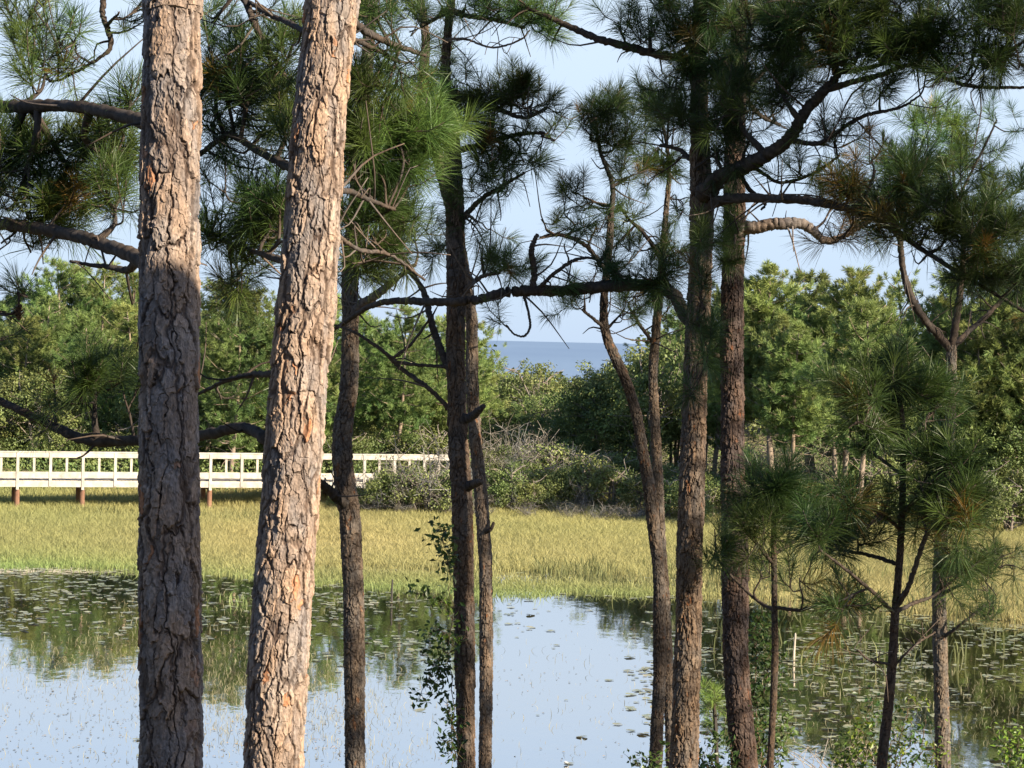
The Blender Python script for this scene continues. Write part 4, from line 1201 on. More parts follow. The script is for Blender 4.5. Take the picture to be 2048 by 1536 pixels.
def grey_shrub_mesh(seed, H, rad, nleaf):
    rng = np.random.default_rng(seed)
    w, g = MB(), MB()
    P, N = [], []
    for s in range(26):
        a = rng.random() * 6.283
        tl = 0.2 + 0.9 * rng.random()
        e = np.array([math.cos(a) * rad * tl, math.sin(a) * rad * tl, H * (0.45 + 0.55 * rng.random())])
        S = catmull([np.array([0.15 * rng.normal(), 0.15 * rng.normal(), -0.2]), e * [0.45, 0.45, 0.5] + rng.normal(size=3) * 0.14, e], 8)
        c = np.array([0.17, 0.16, 0.145]) * (0.8 + 0.5 * rng.random())
        w.tube(S, np.linspace(0.022, 0.007, 8), 4, tint=c)
        for b in range(12):
            p0 = S[int(rng.integers(2, 8))]
            d = rng.normal(size=3) * 0.22 + np.array([0, 0, 0.10])
            w.tube(np.array([p0, p0 + d * 0.6 + rng.normal(size=3) * 0.04, p0 + d * 1.3]), [0.010, 0.008, 0.006], 3, tint=c * (0.9 + 0.4 * rng.random()))
            P.append(p0 + d * 1.2)
    P = np.array(P)
    k = rng.integers(0, len(P), nleaf)
    Q = P[k] + rng.normal(size=(nleaf, 3)) * 0.10
    leaves(g, Q, rng.normal(size=(nleaf, 3)) + [0, 0, 0.4], 0.085, rng, 0.7 + 0.5 * rng.random(nleaf), 0.5)
    return w.mesh('shrub_stems', M_GREYTWIG), g.mesh('shrub_leaves', M_GREYLEAF)


M_GREYLEAF = foliage('dusty_grey_leaves', (0.105, 0.105, 0.062), (0.155, 0.145, 0.095), 0.2, 0.6, 0.8, 0.2)
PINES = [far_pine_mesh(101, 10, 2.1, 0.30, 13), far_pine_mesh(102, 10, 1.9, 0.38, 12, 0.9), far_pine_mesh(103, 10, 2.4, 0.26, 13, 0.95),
         far_pine_mesh(104, 10, 1.7, 0.45, 11, 0.9), far_pine_mesh(105, 10, 2.2, 0.20, 14, 1.0), far_pine_mesh(106, 10, 1.6, 0.33, 13, 0.62)]
OAKS = [far_oak_mesh(201, 5, 2.2, 6500), far_oak_mesh(202, 4.6, 1.9, 5200), far_oak_mesh(203, 5.4, 2.6, 8200), far_oak_mesh(204, 5, 1.7, 4600)]
SCRUB = [far_oak_mesh(301, 2.2, 1.5, 4200, 0.10, 0.0), far_oak_mesh(302, 1.8, 1.2, 3200, 0.10, 0.0), far_oak_mesh(303, 2.6, 1.3, 3800, 0.11, 0.0)]
GREYS = [grey_shrub_mesh(401, 2.3, 1.5, 700), grey_shrub_mesh(402, 1.8, 1.3, 400), grey_shrub_mesh(403, 2.8, 1.5, 1100)]
BASEH = {'p': [10] * 6, 'o': [5, 4.6, 5.4, 5], 's': [2.2, 1.8, 2.6], 'g': [2.3, 1.8, 2.8]}
POOL = {'p': PINES, 'o': OAKS, 's': SCRUB, 'g': GREYS}
NAMES = {'p': ('pine_tree', 'trunk', 'crown', 'tree'), 'o': ('oak_tree', 'trunk', 'crown', 'tree'), 's': ('shrub', 'stem', 'foliage', 'shrub'), 'g': ('grey_shrub', 'stem', 'foliage', 'shrub')}
GROUPS = {'p': 'sunlit pines beyond the marsh', 'o': 'scrub oaks beyond the marsh', 's': 'green shrubs along the far shore', 'g': 'grey bare-twigged shrubs at the marsh edge'}
WHAT = {'p': 'far pines', 'o': 'far oaks', 's': 'far green shrubs', 'g': 'grey twiggy shrubs'}
SECT = [(-400, 279, 'left of the thick straight trunk'), (279, 401, 'behind the thick straight trunk'), (401, 520, 'between the two thick trunks'), (520, 668, 'behind the leaning thick trunk'),
        (668, 895, 'between the wavy and the middle trunk'), (895, 1215, 'below the strip of sea'), (1215, 1440, 'behind the crossing thin stems and tall trunk'), (1440, 1700, 'just right of the scarred trunk'),
        (1700, 1900, 'behind the plumed young pine'), (1900, 2500, 'right of the forked pine')]
FARS = []


def far(kind, px, top_py, Y, which=None, rz=None, wide=1.0):
    ws = POOL[kind]
    k = int(rng.integers(0, len(ws))) if which is None else which
    p = at(px, 700, Y)
    g = float(terrain(p[0], p[1]))
    H = at(px, top_py, Y)[2] - g
    s = max(0.25, H / BASEH[kind][k])
    nm = NAMES[kind]
    r = empty(nm[0], (p[0], p[1], g - 0.05))
    sx = s ** (0.7 if kind == 'p' else 0.6) * wide * (0.9 + 0.25 * rng.random())
    r.scale = (sx, sx, s)
    r.rotation_euler = (0.03 * rng.normal(), 0.03 * rng.normal(), rng.random() * 6.283 if rz is None else rz)
    w, f = ws[k]
    child(nm[1], w, r)
    child(nm[2], f, r)
    FARS.append((kind, px, Y, r))
    return r


TOPX = [-300, 0, 50, 90, 250, 300, 400, 480, 560, 650, 720, 800, 880, 940, 960, 1000, 1080, 1150, 1210, 1240, 1300, 1350, 1430, 1500, 1560, 1620, 1700, 1740, 1800, 1850, 1900, 1950, 2048, 2350]
TOPY = [560, 605, 565, 525, 535, 560, 560, 575, 585, 590, 622, 615, 640, 630, 690, 722, 695, 735, 735, 700, 640, 600, 575, 560, 535, 545, 545, 590, 550, 600, 560, 520, 500, 520]
top = lambda x: float(np.interp(x, TOPX, TOPY))
# pines on the left bank, tallest row first
for x, dt, Y, wh in [(-210, 0, 118, 0), (-120, -10, 116, 2), (-40, 5, 114, 4), (20, 0, 113, 0), (92, 0, 111, 2), (150, 5, 114, 1), (205, 2, 112, 4), (258, 6, 115, 0), (320, 0, 118, 2), (415, 0, 116, 1), (470, 6, 113, 4), (530, 0, 117, 0), (600, 0, 114, 2),
                     (660, 4, 118, 4), (730, 0, 122, 0), (790, 0, 116, 2), (838, 25, 119, 1), (880, 0, 122, 4), (938, 0, 120, 2),
                     (-80, 70, 104, 2), (0, 50, 106, 4), (55, 75, 103, 0), (130, 70, 105, 2), (185, 100, 101, 4), (240, 75, 104, 1), (360, 60, 108, 0), (440, 80, 106, 2), (500, 95, 103, 4), (570, 70, 107, 1), (690, 60, 108, 0), (760, 75, 110, 4), (825, 100, 104, 2), (900, 70, 110, 0), (975, 80, 112, 4)]:
    far('p', x + 6 * rng.normal(), top(x) + dt, Y - (18 if 400 < x < 945 and dt < 40 else 0), wh)
for x, dt, Y, wh in [(1360, 15, 118, 1), (1432, 0, 116, 4), (1500, 0, 112, 1), (1552, 0, 111, 3), (1600, 95, 101, 3), (1640, 0, 114, 1), (1690, 2, 110, 3), (1735, 25, 117, 1), (1802, 0, 119, 5), (1870, 10, 114, 1), (1915, 15, 117, 4), (1965, 0, 112, 2), (2030, 0, 113, 0), (2100, 5, 110, 4), (2180, 0, 113, 2), (2260, 0, 112, 0),
                     (1470, 60, 104, 3), (1560, 90, 103, 3), (1600, 110, 99, 3), (1575, 130, 100, 1), (1680, 60, 102, 3), (1715, 40, 100, 1), (1630, 70, 104, 3), (1720, 120, 104, 4), (1840, 95, 105, 2), (1990, 100, 103, 4), (1930, 110, 102, 1), (2060, 90, 102, 2), (2140, 80, 104, 0)]:
    far('p', x + 5 * rng.normal(), top(x) + dt, Y - (19 if dt < 60 else 11) * float(sstep(1340, 1480, x)), wh)
# oaks: the low canopy under the sea gap and the second storey elsewhere
for x, dt, Y in [(955, 20, 124), (990, 22, 126), (1030, 0, 122), (1075, 0, 118), (1110, 25, 124), (1150, -8, 120), (1195, -10, 122), (1222, -22, 120), (1235, -5, 119), (1275, 5, 117), (1318, 5, 115), (1355, 50, 112), (1010, 70, 112), (1060, 75, 110), (1105, 55, 112), (1150, 65, 109), (1200, 55, 111), (1250, 75, 108), (1300, 90, 106),
                 (1350, 130, 105), (1410, 130, 106), (960, 115, 108), (1035, 130, 104), (1090, 135, 105), (1165, 120, 104), (1225, 130, 103), (1280, 150, 102)]:
    far('o', x + 6 * rng.normal(), top(x) + dt, Y - (14 if 1185 < x and dt < 40 else 0))
for x in np.arange(-180, 2300, 62):
    if 930 < x < 1330 or 1425 < x < 1715: continue
    far('o', x + 14 * rng.normal(), max(top(x) + 150, 735) + 25 * rng.normal(), 98 + 8 * rng.random() - (8 if x > 1380 else 0))
# shrubs
for x in np.arange(-180, 2300, 46):
    if x < 880:
        far('s', x + 12 * rng.normal(), 845 + 28 * rng.random() + (x - 1024) * 0.02, 96.5 + 4 * rng.random())
    else:
        far('s', x + 12 * rng.normal(), 868 + 50 * rng.random() + (x - 1024) * 0.03 + (45 if 1425 < x < 1715 else 0), 91.5 + 5 * rng.random() - (5 if x > 1380 else 0))
for x, y, Y in [(700, 960, 88.2), (745, 975, 87.8), (785, 930, 87.2), (832, 925, 86.9), (1020, 930, 88.6), (1105, 915, 89.2), (1180, 900, 89.5), (905, 930, 87), (1075, 945, 88.2), (1140, 925, 90), (1230, 920, 89), (1290, 930, 88), (1345, 950, 87), (1400, 985, 86), (1500, 960, 88), (1600, 965, 87), (1660, 950, 87), (1760, 930, 86), (1900, 940, 85), (1960, 930, 85), (2030, 960, 84)]:
    far('s', x, y, Y, wide=0.9)
for x, y, Y in [(955, 905, 91), (985, 880, 93), (1015, 850, 95), (1045, 900, 92), (1080, 870, 94), (1110, 895, 93), (1160, 905, 92), (1200, 940, 91), (1250, 960, 90), (930, 940, 89), (1000, 960, 89), (1060, 985, 88.2), (1120, 1000, 87.6), (1180, 1000, 87.3), (1235, 1012, 87), (880, 965, 88), (735, 990, 87), (775, 975, 86.8), (815, 965, 86.4), (805, 905, 87), (860, 895, 86.8), (905, 985, 86.4), (945, 990, 86.2), (975, 998, 86.1), (1060, 1004, 86), (1150, 1008, 85.8), (1205, 1012, 85.6), (1265, 1010, 86), (1300, 985, 87), (1180, 960, 89), (1640, 900, 92), (1500, 870, 95), (1560, 890, 94)]:
    far('g', x + 5 * rng.normal(), y, Y)

# labels: which one it is, by kind, sector and order from the left
for kind in 'posg':
    for a, b_, ph in SECT:
        L = sorted([f for f in FARS if f[0] == kind and a <= f[1] < b_], key=lambda f: f[1])
        for n_, f in enumerate(L):
            o = 'the only one' if len(L) == 1 else ORD[n_] + ' from left'
            tag(f[3], '%s of the %s %s' % (o, WHAT[kind], ph), NAMES[kind][3], GROUPS[kind])

# the wood behind, one mass
w, g = MB(), MB()
P, N, TI = [], [], []
for x in np.arange(-330, 2400, 26):
    for row in range(3):
        Y = 126 + 11 * row + 8 * rng.random()
        px = x + 13 * rng.normal()
        p = at(px, 700, Y)
        gz = float(terrain(p[0], p[1]))
        tz = at(px, top(px) + 30 + 45 * rng.random(), Y)[2]
        H = max(tz - gz, 1.5)
        w.tube(np.array([[p[0], p[1], gz - 0.2], [p[0], p[1], gz + H * 0.9]]), [0.1, 0.03], 5, tint=0.12)
        m = int(360)
        q = rng.normal(size=(m, 3))
        q = q / np.linalg.norm(q, axis=1, keepdims=True) * rng.random((m, 1)) ** 0.35
        q += 0.18 * np.sin(q * 9 + x)
        P.append(np.array([p[0], p[1], gz + H * 0.5]) + q * np.array([1.5, 1.5, H * 0.5]))
        N.append(q + rng.normal(size=(m, 3)) * 0.5)
        TI.append(0.7 + 0.6 * rng.random(m))
leaves(g, np.concatenate(P), np.concatenate(N), 0.36, rng, np.concatenate(TI), 0.7)
tag(g.build('far_wood', M_FAROAK), 'dense far wood filling in behind the sunlit trees', 'wood', kind='stuff')
# low undergrowth along the far shore
P, N, TI = [], [], []
n = 60000
px = rng.uniform(-350, 2400, n)
Y = 90 + 34 * rng.random(n) ** 1.3
x = (px - 1024) / F * Y
hh = 0.35 + 1.5 * vnoise(x * 0.55, Y * 0.5, 1.1) ** 1.6
z = terrain(x, Y) + hh * rng.random(n)
g = MB()
leaves(g, np.stack([x, Y, z], 1), rng.normal(size=(n, 3)) + [0, 0, 0.3], 0.16, rng, 0.6 + 0.6 * rng.random(n), 0.5)
tag(g.build('undergrowth', M_FAROAK), 'low tangled undergrowth between the far shrubs', 'undergrowth', kind='stuff')


# ------------------------------------------------------------------ marsh grass, reeds, sedge
def blades(mb, x, y, z0, h, wd, rng, tint, lean=0.35):
    N = len(x)
    a = rng.random(N) * 6.283
    w = np.stack([np.cos(a), np.sin(a), 0 * a], 1) * (wd / 2)[:, None]
    b0 = np.stack([x, y, z0], 1)
    ln = rng.normal(size=(N, 2)) * lean * h[:, None]
    mid = b0 + np.stack([ln[:, 0] * 0.3, ln[:, 1] * 0.3, h * 0.6], 1)
    tip = b0 + np.stack([ln[:, 0], ln[:, 1], h], 1)
    V = np.stack([b0 - w, b0 + w, mid + w * 0.8, mid - w * 0.8, tip], 1)
    k = np.arange(N)[:, None] * 5
    tint = np.asarray(tint, float)
    if tint.ndim == 1: tint = np.repeat(tint[:, None], 3, 1)
    mb.add(V.reshape(-1, 3), quads=k + np.array([[0, 1, 2, 3]]), tris=k + np.array([[3, 2, 4]]), tint=np.repeat(tint, 5, 0))


n = 680000
px = rng.uniform(-350, 2400, n)
Y = 44 + 50 * rng.random(n)
x = (px - 1024) / F * Y
m = marsh(x, Y)
pn = vnoise(x * 0.35, Y * 0.16, 0.5, 4)
left = np.clip((620 - px) / 500, 0, 1)
m = np.maximum(m, (0.55 * sstep(56, 64, Y) * sstep(0.40, 0.62, vnoise(x * 0.30, Y * 0.25, 8.8, 5))) * (px < 900))
keep = rng.random(n) < m * (0.55 + 0.75 * pn) * (1 - 0.15 * left)
x, Y, px, pn, left, m = x[keep], Y[keep], px[keep], pn[keep], left[keep], m[keep]
fr = np.exp(-np.clip(Y - np.interp(px, [0, 640, 960, 1290, 1600, 2048], [64.6, 62, 61.3, 61, 57, 50]), 0, 20) / 3.0)   # front fringe is greener
h = (0.14 + 0.20 * rng.random(len(x))) * (0.75 + 0.5 * pn) * np.where(m < 0.5, 0.9, 1 - 0.62 * fr)
yel = np.stack([np.full(len(x), 1.0)] * 3, 1)
gr = np.array([[0.66, 1.0, 0.75]])
gk = np.clip(0.85 * fr + 0.40 * left + 0.55 * (vnoise(x * 0.12, Y * 0.07, 2.2, 8) - 0.45), 0, 1)[:, None]
ti = (yel * (1 - gk) + gr * gk) * (0.82 + 0.36 * rng.random((len(x), 1)))
g = MB()
blades(g, x, Y, np.maximum(terrain(x, Y), -0.04) - 0.02, h + 0.04, 0.016 + 0.014 * rng.random(len(x)), rng, ti, 0.5)
tag(g.build('marsh_grass', M_GRASS), 'yellow-green marsh grass covering the far half of the pond', 'grass', kind='stuff')

# darker reeds: near the channel, under the boardwalk, at the right shore
n = 12300
px = np.concatenate([rng.uniform(900, 1450, 1800), rng.uniform(-100, 700, 3500), rng.uniform(1380, 2300, 7000)])
Y = np.concatenate([rng.normal(66.5, 2.2, 1800), rng.normal(84.5, 1.8, 3500), 46 + 30 * rng.random(7000)])
x = (px - 1024) / F * Y
ok = rng.random(n) < np.where(px > 1380, 0.1 + 0.9 * marsh(x, Y), 1) * sstep(0.35, 0.65, vnoise(x * 0.8, Y * 0.3, 6.6))
x, Y, px = x[ok], Y[ok], px[ok]
h = np.where(px > 1380, 0.35, 0.18) + 0.35 * rng.random(len(x))
g = MB()
blades(g, x, Y, np.full(len(x), -0.05), h + 0.05, 0.022 + 0.02 * rng.random(len(x)), rng, np.array([[0.42, 0.50, 0.45]]) * (0.6 + 0.8 * rng.random((len(x), 1))), 0.3)
tag(g.build('reeds', M_GRASS), 'dark taller reeds along the channel and the right shore', 'reeds', kind='stuff')

# sparse pale spike rush standing in the near water
n = 95000
px = rng.uniform(-300, 2300, n)
Y = 33 + 27 * rng.random(n)
x = (px - 1024) / F * Y
dens = (0.08 + 0.92 * sstep(0.32, 0.68, vnoise(x * 0.25, Y * 0.15, 9.1, 3))) * np.interp(px, [-300, 600, 760, 900, 1250, 1420, 2300], [1, 1, 0.5, 0.06, 0.06, 0.2, 0.4]) * np.interp(Y, [33, 46, 52, 60], [1, 0.9, 0.25, 0.25])
ok = rng.random(n) < dens
x, Y = x[ok], Y[ok]
h = 0.05 + 0.13 * rng.random(len(x)) ** 2.5
g = MB()
blades(g, x, Y, np.full(len(x), -0.04), h, 0.006 + 0.007 * rng.random(len(x)), rng, np.array([[1.1, 1.12, 1.5]]) * (0.6 + 0.5 * rng.random((len(x), 1))), 0.55)
tag(g.build('spike_rush', M_GRASS), 'sparse pale rush stems standing in the near water', 'rush', kind='stuff')


# ------------------------------------------------------------------ lily pads
def pad_geo(n=9):
    th = np.linspace(0.25, 2 * math.pi - 0.25, n)
    rim = np.stack([np.cos(th), np.sin(th), 0.06 + 0.05 * np.sin(th * 3)], 1)
    return np.vstack([[0, 0, 0.0], rim]), [(0, k, k + 1) for k in range(1, n)]


pv, pt = pad_geo()
n = 16000
px = rng.uniform(-250, 2300, n)
Y = 36 + 33 * rng.random(n)
x = (px - 1024) / F * Y
bed = np.zeros(n)
bed = np.maximum(bed, np.interp(px, [-250, 260, 420, 560], [0.75, 0.75, 0.45, 0.2]) * sstep(49, 53, Y))
bed = np.maximum(bed, np.interp(px, [560, 620, 840, 900], [0, 0.9, 0.9, 0]) * sstep(46.5, 49, Y))
bed = np.maximum(bed, np.interp(px, [1240, 1320, 1400, 2300], [0, 0.9, 1, 1]) * np.interp(Y, [38, 44, 48], [0.25, 0.6, 1]))
bed = np.maximum(bed, np.where(px < 700, 0.03, 0.006))
bed *= sstep(0.30, 0.68, 0.65 * vnoise(x * 0.5, Y * 0.22, 4.4, 6) + 0.35 * vnoise(x * 1.6, Y * 0.8, 4.4, 7))
ok = (rng.random(n) < bed) & (marsh(x, Y) < 0.55)
x, Y, px = x[ok], Y[ok], px[ok]
rad = 0.04 + 0.10 * rng.random(len(x)) ** 1.6
order = np.argsort(-(rad / Y * np.where((px > 0) & (px < 2048) & (Y > 36.5), 1, 0.01)))
mb = MB()
mb.add(pv, tris=pt)
PADS = [mb.mesh('lily_pad', M_PAD, True)]
for i_ in order[:300]:
    o = bpy.data.objects.new('lily_pad', PADS[0])
    o.location = (x[i_], Y[i_], 0.012)
    o.scale = (rad[i_], rad[i_] * (0.8 + 0.2 * rng.random()), rad[i_])
    o.rotation_euler = (0.08 * rng.normal(), 0.08 * rng.normal(), rng.random() * 6.283)
    C.objects.link(o)
    tag(o, 'one of the larger round lily pads floating flat on the pond', 'lily pad', 'larger lily pads on the pond')
g = MB()
rest = order[300:]
a = rng.random(len(rest)) * 6.283
ca_, sa_ = np.cos(a)[:, None], np.sin(a)[:, None]
rr = rad[rest][:, None]
vx = x[rest][:, None] + rr * (ca_ * pv[None, :, 0] - sa_ * pv[None, :, 1])
vy = Y[rest][:, None] + rr * (sa_ * pv[None, :, 0] + ca_ * pv[None, :, 1])
vz = 0.010 + rr * pv[None, :, 2] * (0.4 + 1.2 * rng.random((len(rest), 1)))
k = np.arange(len(rest))[:, None, None] * len(pv)
g.add(np.stack([vx, vy, vz], -1).reshape(-1, 3), tris=(k + np.array(pt)[None]).reshape(-1, 3), tint=np.repeat(0.7 + 0.6 * rng.random(len(rest)), len(pv)))
tag(g.build('small_lily_pads', M_PAD), 'countless small lily pads scattered over the pond', 'lily pads', kind='stuff')
# floating brown bits
n = 9000
px = rng.uniform(-100, 2150, n)
Y = 34 + 24 * rng.random(n)
x = (px - 1024) / F * Y
ok = rng.random(n) < sstep(0.40, 0.65, vnoise(x * 0.35, Y * 0.2, 1.7, 12)) * np.where(px < 720, 0.9, 0.12)
x, Y = x[ok], Y[ok]
g = MB()
leaves(g, np.stack([x, Y, np.full(len(x), 0.008)], 1), np.tile([[0, 0, 1.0]], (len(x), 1)) + rng.normal(size=(len(x), 3)) * 0.08, 0.055, rng, np.array([[1.15, 0.95, 0.7]]) * (0.6 + 0.9 * rng.random((len(x), 1))), 0.5)
tag(g.build('floating_leaves', M_PAD), 'small drifting dead leaves on the open water', 'leaves', kind='stuff')

# white water lily flower, stake, thin dark pole
p = at(1132, 1527, 36.6)
r = tag(empty('water_lily', (p[0], p[1], 0.01)), 'white water lily flower alone on open water at the bottom', 'flower')
f = MB()
for ring, (nn, el, L) in enumerate([(9, 0.35, 0.06), (8, 0.75, 0.055), (6, 1.15, 0.045)]):
    for q in range(nn):
        a = q / nn * 6.283 + ring * 0.3
        d = np.array([math.cos(a) * math.cos(el), math.sin(a) * math.cos(el), math.sin(el)])
        s_ = np.array([-math.sin(a), math.cos(a), 0]) * 0.014
        b0 = np.array([0, 0, 0.005])
        f.add([b0, b0 + d * L * 0.5 + s_, b0 + d * L + [0, 0, 0.008], b0 + d * L * 0.5 - s_], quads=[(0, 1, 2, 3)])
f.build('petals', M_PETAL, r)
f = MB()
f.add(pv * np.array([0.09, 0.09, 0.05]) + np.array([0.05, 0.09, 0.0]), tris=pt)
f.build('leaf_pad', M_PAD, r)
p = at(1588, 1298, 49.6)
mb = MB()
mb.tube(np.array([[p[0], p[1], -0.3], [p[0] + 0.005, p[1], 0.2], [p[0] + 0.02, p[1], 0.56], [p[0] + 0.022, p[1], 0.60]]), [0.028, 0.027, 0.024, 0.012], 8, tint=np.array([0.50, 0.40, 0.29]), wob=0.15, rng=rng)
tag(mb.build('wooden_stake', M_FARBARK), 'short pale wooden stake standing among lily pads at right', 'stake')
p = at(783, 1212, 58.5)
mb = MB()
mb.tube(np.array([[p[0], p[1], -0.3], [p[0], p[1], 0.3], [p[0] + 0.01, p[1], 0.62]]), [0.03, 0.028, 0.022], 8, tint=np.array([0.06, 0.055, 0.05]), wob=0.15, rng=rng)
tag(mb.build('wooden_pole', M_FARBARK), 'thin dark pole in the water left of the middle trunk', 'pole')


# ------------------------------------------------------------------ vine on the middle trunk, shrubs on the near bank
def leafy(name, label, cat, stems, Y, n, size, mat, tints, rr=10, stem_r=0.006, aspect=0.5, group=None):
    """stems: pixel polylines with depth offsets; n leaves along each, standing off on short stalks"""
    r = tag(empty(name, tuple(at(stems[0][0][0], stems[0][0][1], Y))), label, cat, group)
    off = np.array(r.location)
    w, g = MB(), MB()
    for st in stems:
        P = np.array([at(q[0], q[1], Y + (q[2] if len(q) > 2 else 0)) for q in st]) - off
        S = catmull(P, 16)
        S[1:] += rng.normal(size=(15, 3)) * 0.012
        w.tube(S, np.linspace(stem_r, stem_r * 0.45, 16), 5, tint=np.array([0.14, 0.10, 0.07]) * (0.7 + 0.6 * rng.random()))
        m = int(n * (0.7 + 0.6 * rng.random()))
        k = np.clip((rng.random(m) ** 0.8) * 15.99, 0, 15).astype(int)
        o = rng.normal(size=(m, 3)) * rr * Y / F
        Q = S[k] + o
        leaves(g, Q, rng.normal(size=(m, 3)) * 0.7 + [0.2, -0.5, 0.6], size, rng, np.asarray(tints[int(rng.integers(0, len(tints)))]) * (0.6 + 0.8 * rng.random((m, 1))), aspect)
        for q in range(0, m, 3):
            w.tube(np.array([S[k[q]], Q[q]]), [stem_r * 0.4, stem_r * 0.25], 3, tint=np.array([0.13, 0.11, 0.06]))
    w.build('stem', M_TWIG, r, True)
    g.build('foliage', mat, r)
    return r


T1 = [np.array([[0.75, 0.85, 0.8]]), np.array([[1.0, 1.05, 0.8]]), np.array([[0.55, 0.7, 0.8]])]
TLIT = [np.array([[1.7, 1.7, 1.0]]), np.array([[1.3, 1.4, 0.9]])]  # leaf tints raised to imitate direct sun
leafy('climbing_vine', 'leafy vine climbing the left side of the middle trunk', 'vine',
      [[(925, 1560), (905, 1460), (908, 1380), (895, 1300), (905, 1220), (898, 1120)], [(898, 1345), (870, 1330), (850, 1375), (832, 1405)], [(905, 1290), (880, 1260), (862, 1265), (850, 1290)],
       [(900, 1310), (885, 1340), (860, 1390)], [(915, 1480), (900, 1430), (890, 1400)], [(905, 1215), (880, 1200), (845, 1190), (832, 1175)], [(900, 1150), (892, 1090), (880, 1055), (858, 1070)],
       [(895, 1060), (882, 1080), (900, 1130)], [(912, 1520), (900, 1490), (885, 1480)], [(905, 1300), (870, 1320), (878, 1360)]],
      18.7, 70, 0.058, M_SHRUB, T1, 11, 0.005)
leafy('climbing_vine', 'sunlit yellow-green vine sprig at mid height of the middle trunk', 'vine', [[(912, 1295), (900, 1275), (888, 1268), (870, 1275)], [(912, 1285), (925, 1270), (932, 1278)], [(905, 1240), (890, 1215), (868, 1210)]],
      18.6, 16, 0.058, M_SHRUB, TLIT, 8, 0.004)
leafy('climbing_vine', 'dark leafy vine up the right side of the scarred trunk', 'vine',
      [[(1535, 1580), (1520, 1480), (1512, 1400), (1515, 1300), (1522, 1235)], [(1520, 1540), (1545, 1460), (1550, 1380), (1540, 1310)], [(1515, 1420), (1535, 1350), (1548, 1280), (1545, 1245)], [(1520, 1500), (1505, 1430), (1500, 1350)],
       [(1540, 1560), (1560, 1500), (1560, 1440)], [(1515, 1330), (1505, 1270), (1515, 1240)]], 18.4, 130, 0.058, M_SHRUB, [T1[0] * 0.9, T1[2]], 14, 0.006)
leafy('shrub', 'dark leafy shrub at the foot of the tall trunk right of centre', 'shrub', [[(1440, 1570), (1420, 1520), (1432, 1480), (1420, 1460)], [(1450, 1570), (1465, 1510), (1455, 1470)], [(1440, 1560), (1410, 1530), (1405, 1505)]],
      18.2, 80, 0.055, M_SHRUB, [T1[0], T1[2]], 9, 0.006)
leafy('shrub', 'small leafy sprig at the foot of the two crossing thin stems', 'shrub', [[(1300, 1590), (1296, 1530), (1288, 1512)], [(1300, 1590), (1318, 1525), (1326, 1500)], [(1300, 1590), (1280, 1535), (1262, 1512)]],
      19.3, 70, 0.055, M_SHRUB, [T1[0], T1[1]], 9, 0.005)
TY = [np.array([[1.55, 1.25, 0.5]]), np.array([[1.0, 1.0, 0.8]]), np.array([[0.6, 0.75, 0.8]])]
leafy('shrub', 'shrub with yellowing leaves around the foot of the plumed young pine', 'shrub',
      [[(1770, 1580), (1750, 1500), (1735, 1440), (1745, 1400)], [(1780, 1580), (1800, 1480), (1815, 1425), (1840, 1405)], [(1760, 1580), (1720, 1520), (1700, 1480)], [(1790, 1580), (1840, 1510), (1850, 1440)], [(1775, 1580), (1780, 1500), (1770, 1430)], [(1800, 1580), (1860, 1540), (1868, 1490)], [(1740, 1580), (1690, 1540), (1680, 1500)],
       [(1765, 1560), (1730, 1480), (1715, 1455)], [(1785, 1560), (1825, 1460), (1800, 1410)]], 22, 100, 0.06, M_SHRUB, TY, 15, 0.007)
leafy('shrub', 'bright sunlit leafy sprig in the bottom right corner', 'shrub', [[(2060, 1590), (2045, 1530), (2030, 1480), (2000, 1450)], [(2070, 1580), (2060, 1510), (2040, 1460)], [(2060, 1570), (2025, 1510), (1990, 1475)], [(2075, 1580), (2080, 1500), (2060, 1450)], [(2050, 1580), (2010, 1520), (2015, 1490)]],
      23, 80, 0.062, M_SHRUB, TLIT, 10, 0.006)
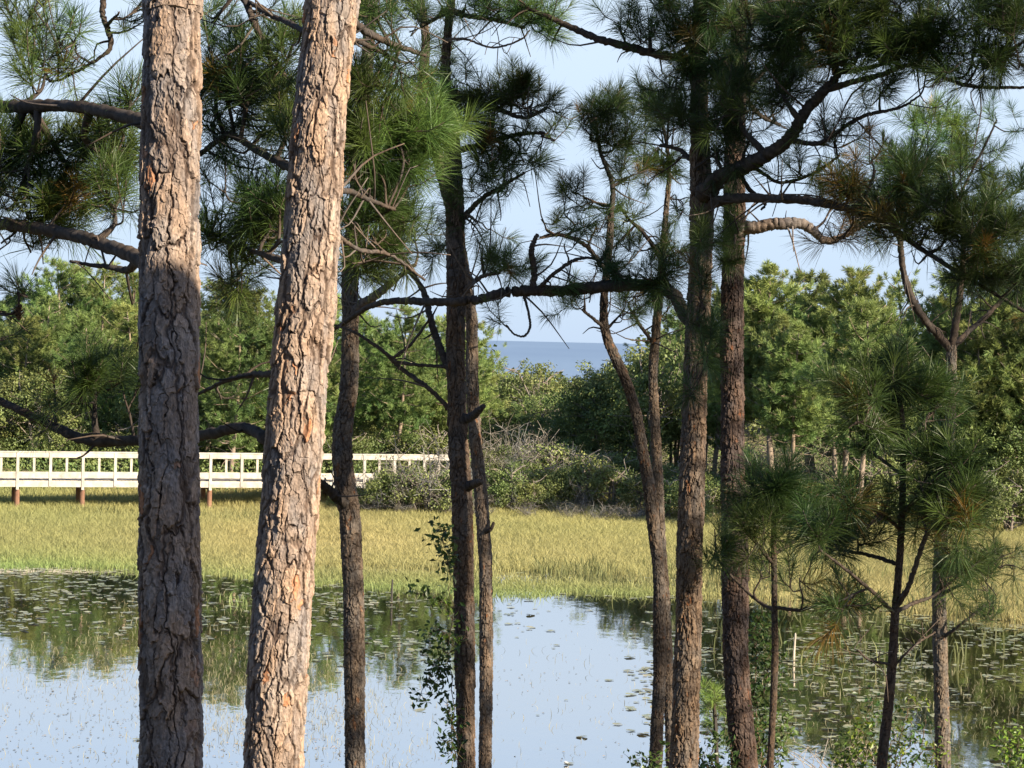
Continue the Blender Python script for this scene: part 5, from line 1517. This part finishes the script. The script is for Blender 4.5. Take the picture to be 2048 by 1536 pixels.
# bare bleached twigs by the bottom edge
r = tag(empty('bare_shrub', tuple(at(1690, 1560, 26))), 'bare bleached twigs of a dead shrub above the bottom edge', 'shrub')
off = np.array(r.location)
w = MB()
for _ in range(26):
    a = at(1690 + 40 * rng.normal(), 1580, 26) - off
    e = at(1690 + 75 * rng.normal(), 1470 + 60 * rng.random(), 26 + 0.3 * rng.normal()) - off
    S = catmull([a, (a + e) / 2 + rng.normal(size=3) * 0.08, e], 9)
    c = np.array([0.30, 0.26, 0.21]) * (0.6 + 0.7 * rng.random())
    w.tube(S, np.linspace(0.008, 0.003, 9), 4, tint=c)
    for q in range(3):
        p0 = S[int(rng.integers(3, 9))]
        w.tube(np.array([p0, p0 + rng.normal(size=3) * 0.09 + [0, 0, 0.06]]), [0.004, 0.002], 3, tint=c)
w.build('stems', M_TWIG, r, True)

# cone hanging in the single tuft at the left edge
p = at(38, 627, 13.6)
r = tag(empty('pine_cone', tuple(p)), 'brown pine cone in the single tuft at the left edge', 'pine cone')
m = MB()
for q in range(46):
    t_ = q / 46
    a = q * 2.4
    rad_ = 0.030 * math.sin(math.pi * (0.12 + 0.80 * t_))
    z = 0.045 - 0.09 * t_
    c = np.array([math.cos(a) * rad_ * 0.5, math.sin(a) * rad_ * 0.5, z])
    o = np.array([math.cos(a) * rad_ * 1.25, math.sin(a) * rad_ * 1.25, z + 0.012])
    s_ = np.array([-math.sin(a), math.cos(a), 0]) * 0.009
    m.add([c - s_, c + s_, o + s_ * 0.8, o + [0, 0, 0.005], o - s_ * 0.8], quads=[(0, 1, 2, 4)], tris=[(2, 3, 4)])
m.tube(np.array([[0, 0, 0.06], [0, 0, -0.04]]), [0.012, 0.012], 6, tint=0.7)
m.build('scales', M_CONE, r)
bough(B, [(-60, 610, 8, 1.6), (0, 628, 7, 1.6), (34, 622, 6, 1.6), (38, 600, 5, 1.6), (37, 585, 4, 1.6)], 12, [(36, 583, 10, 8, 1.6, 3, 1.0), (-70, 590, 30, 30, 1.6, 8)], rng, dead=3)
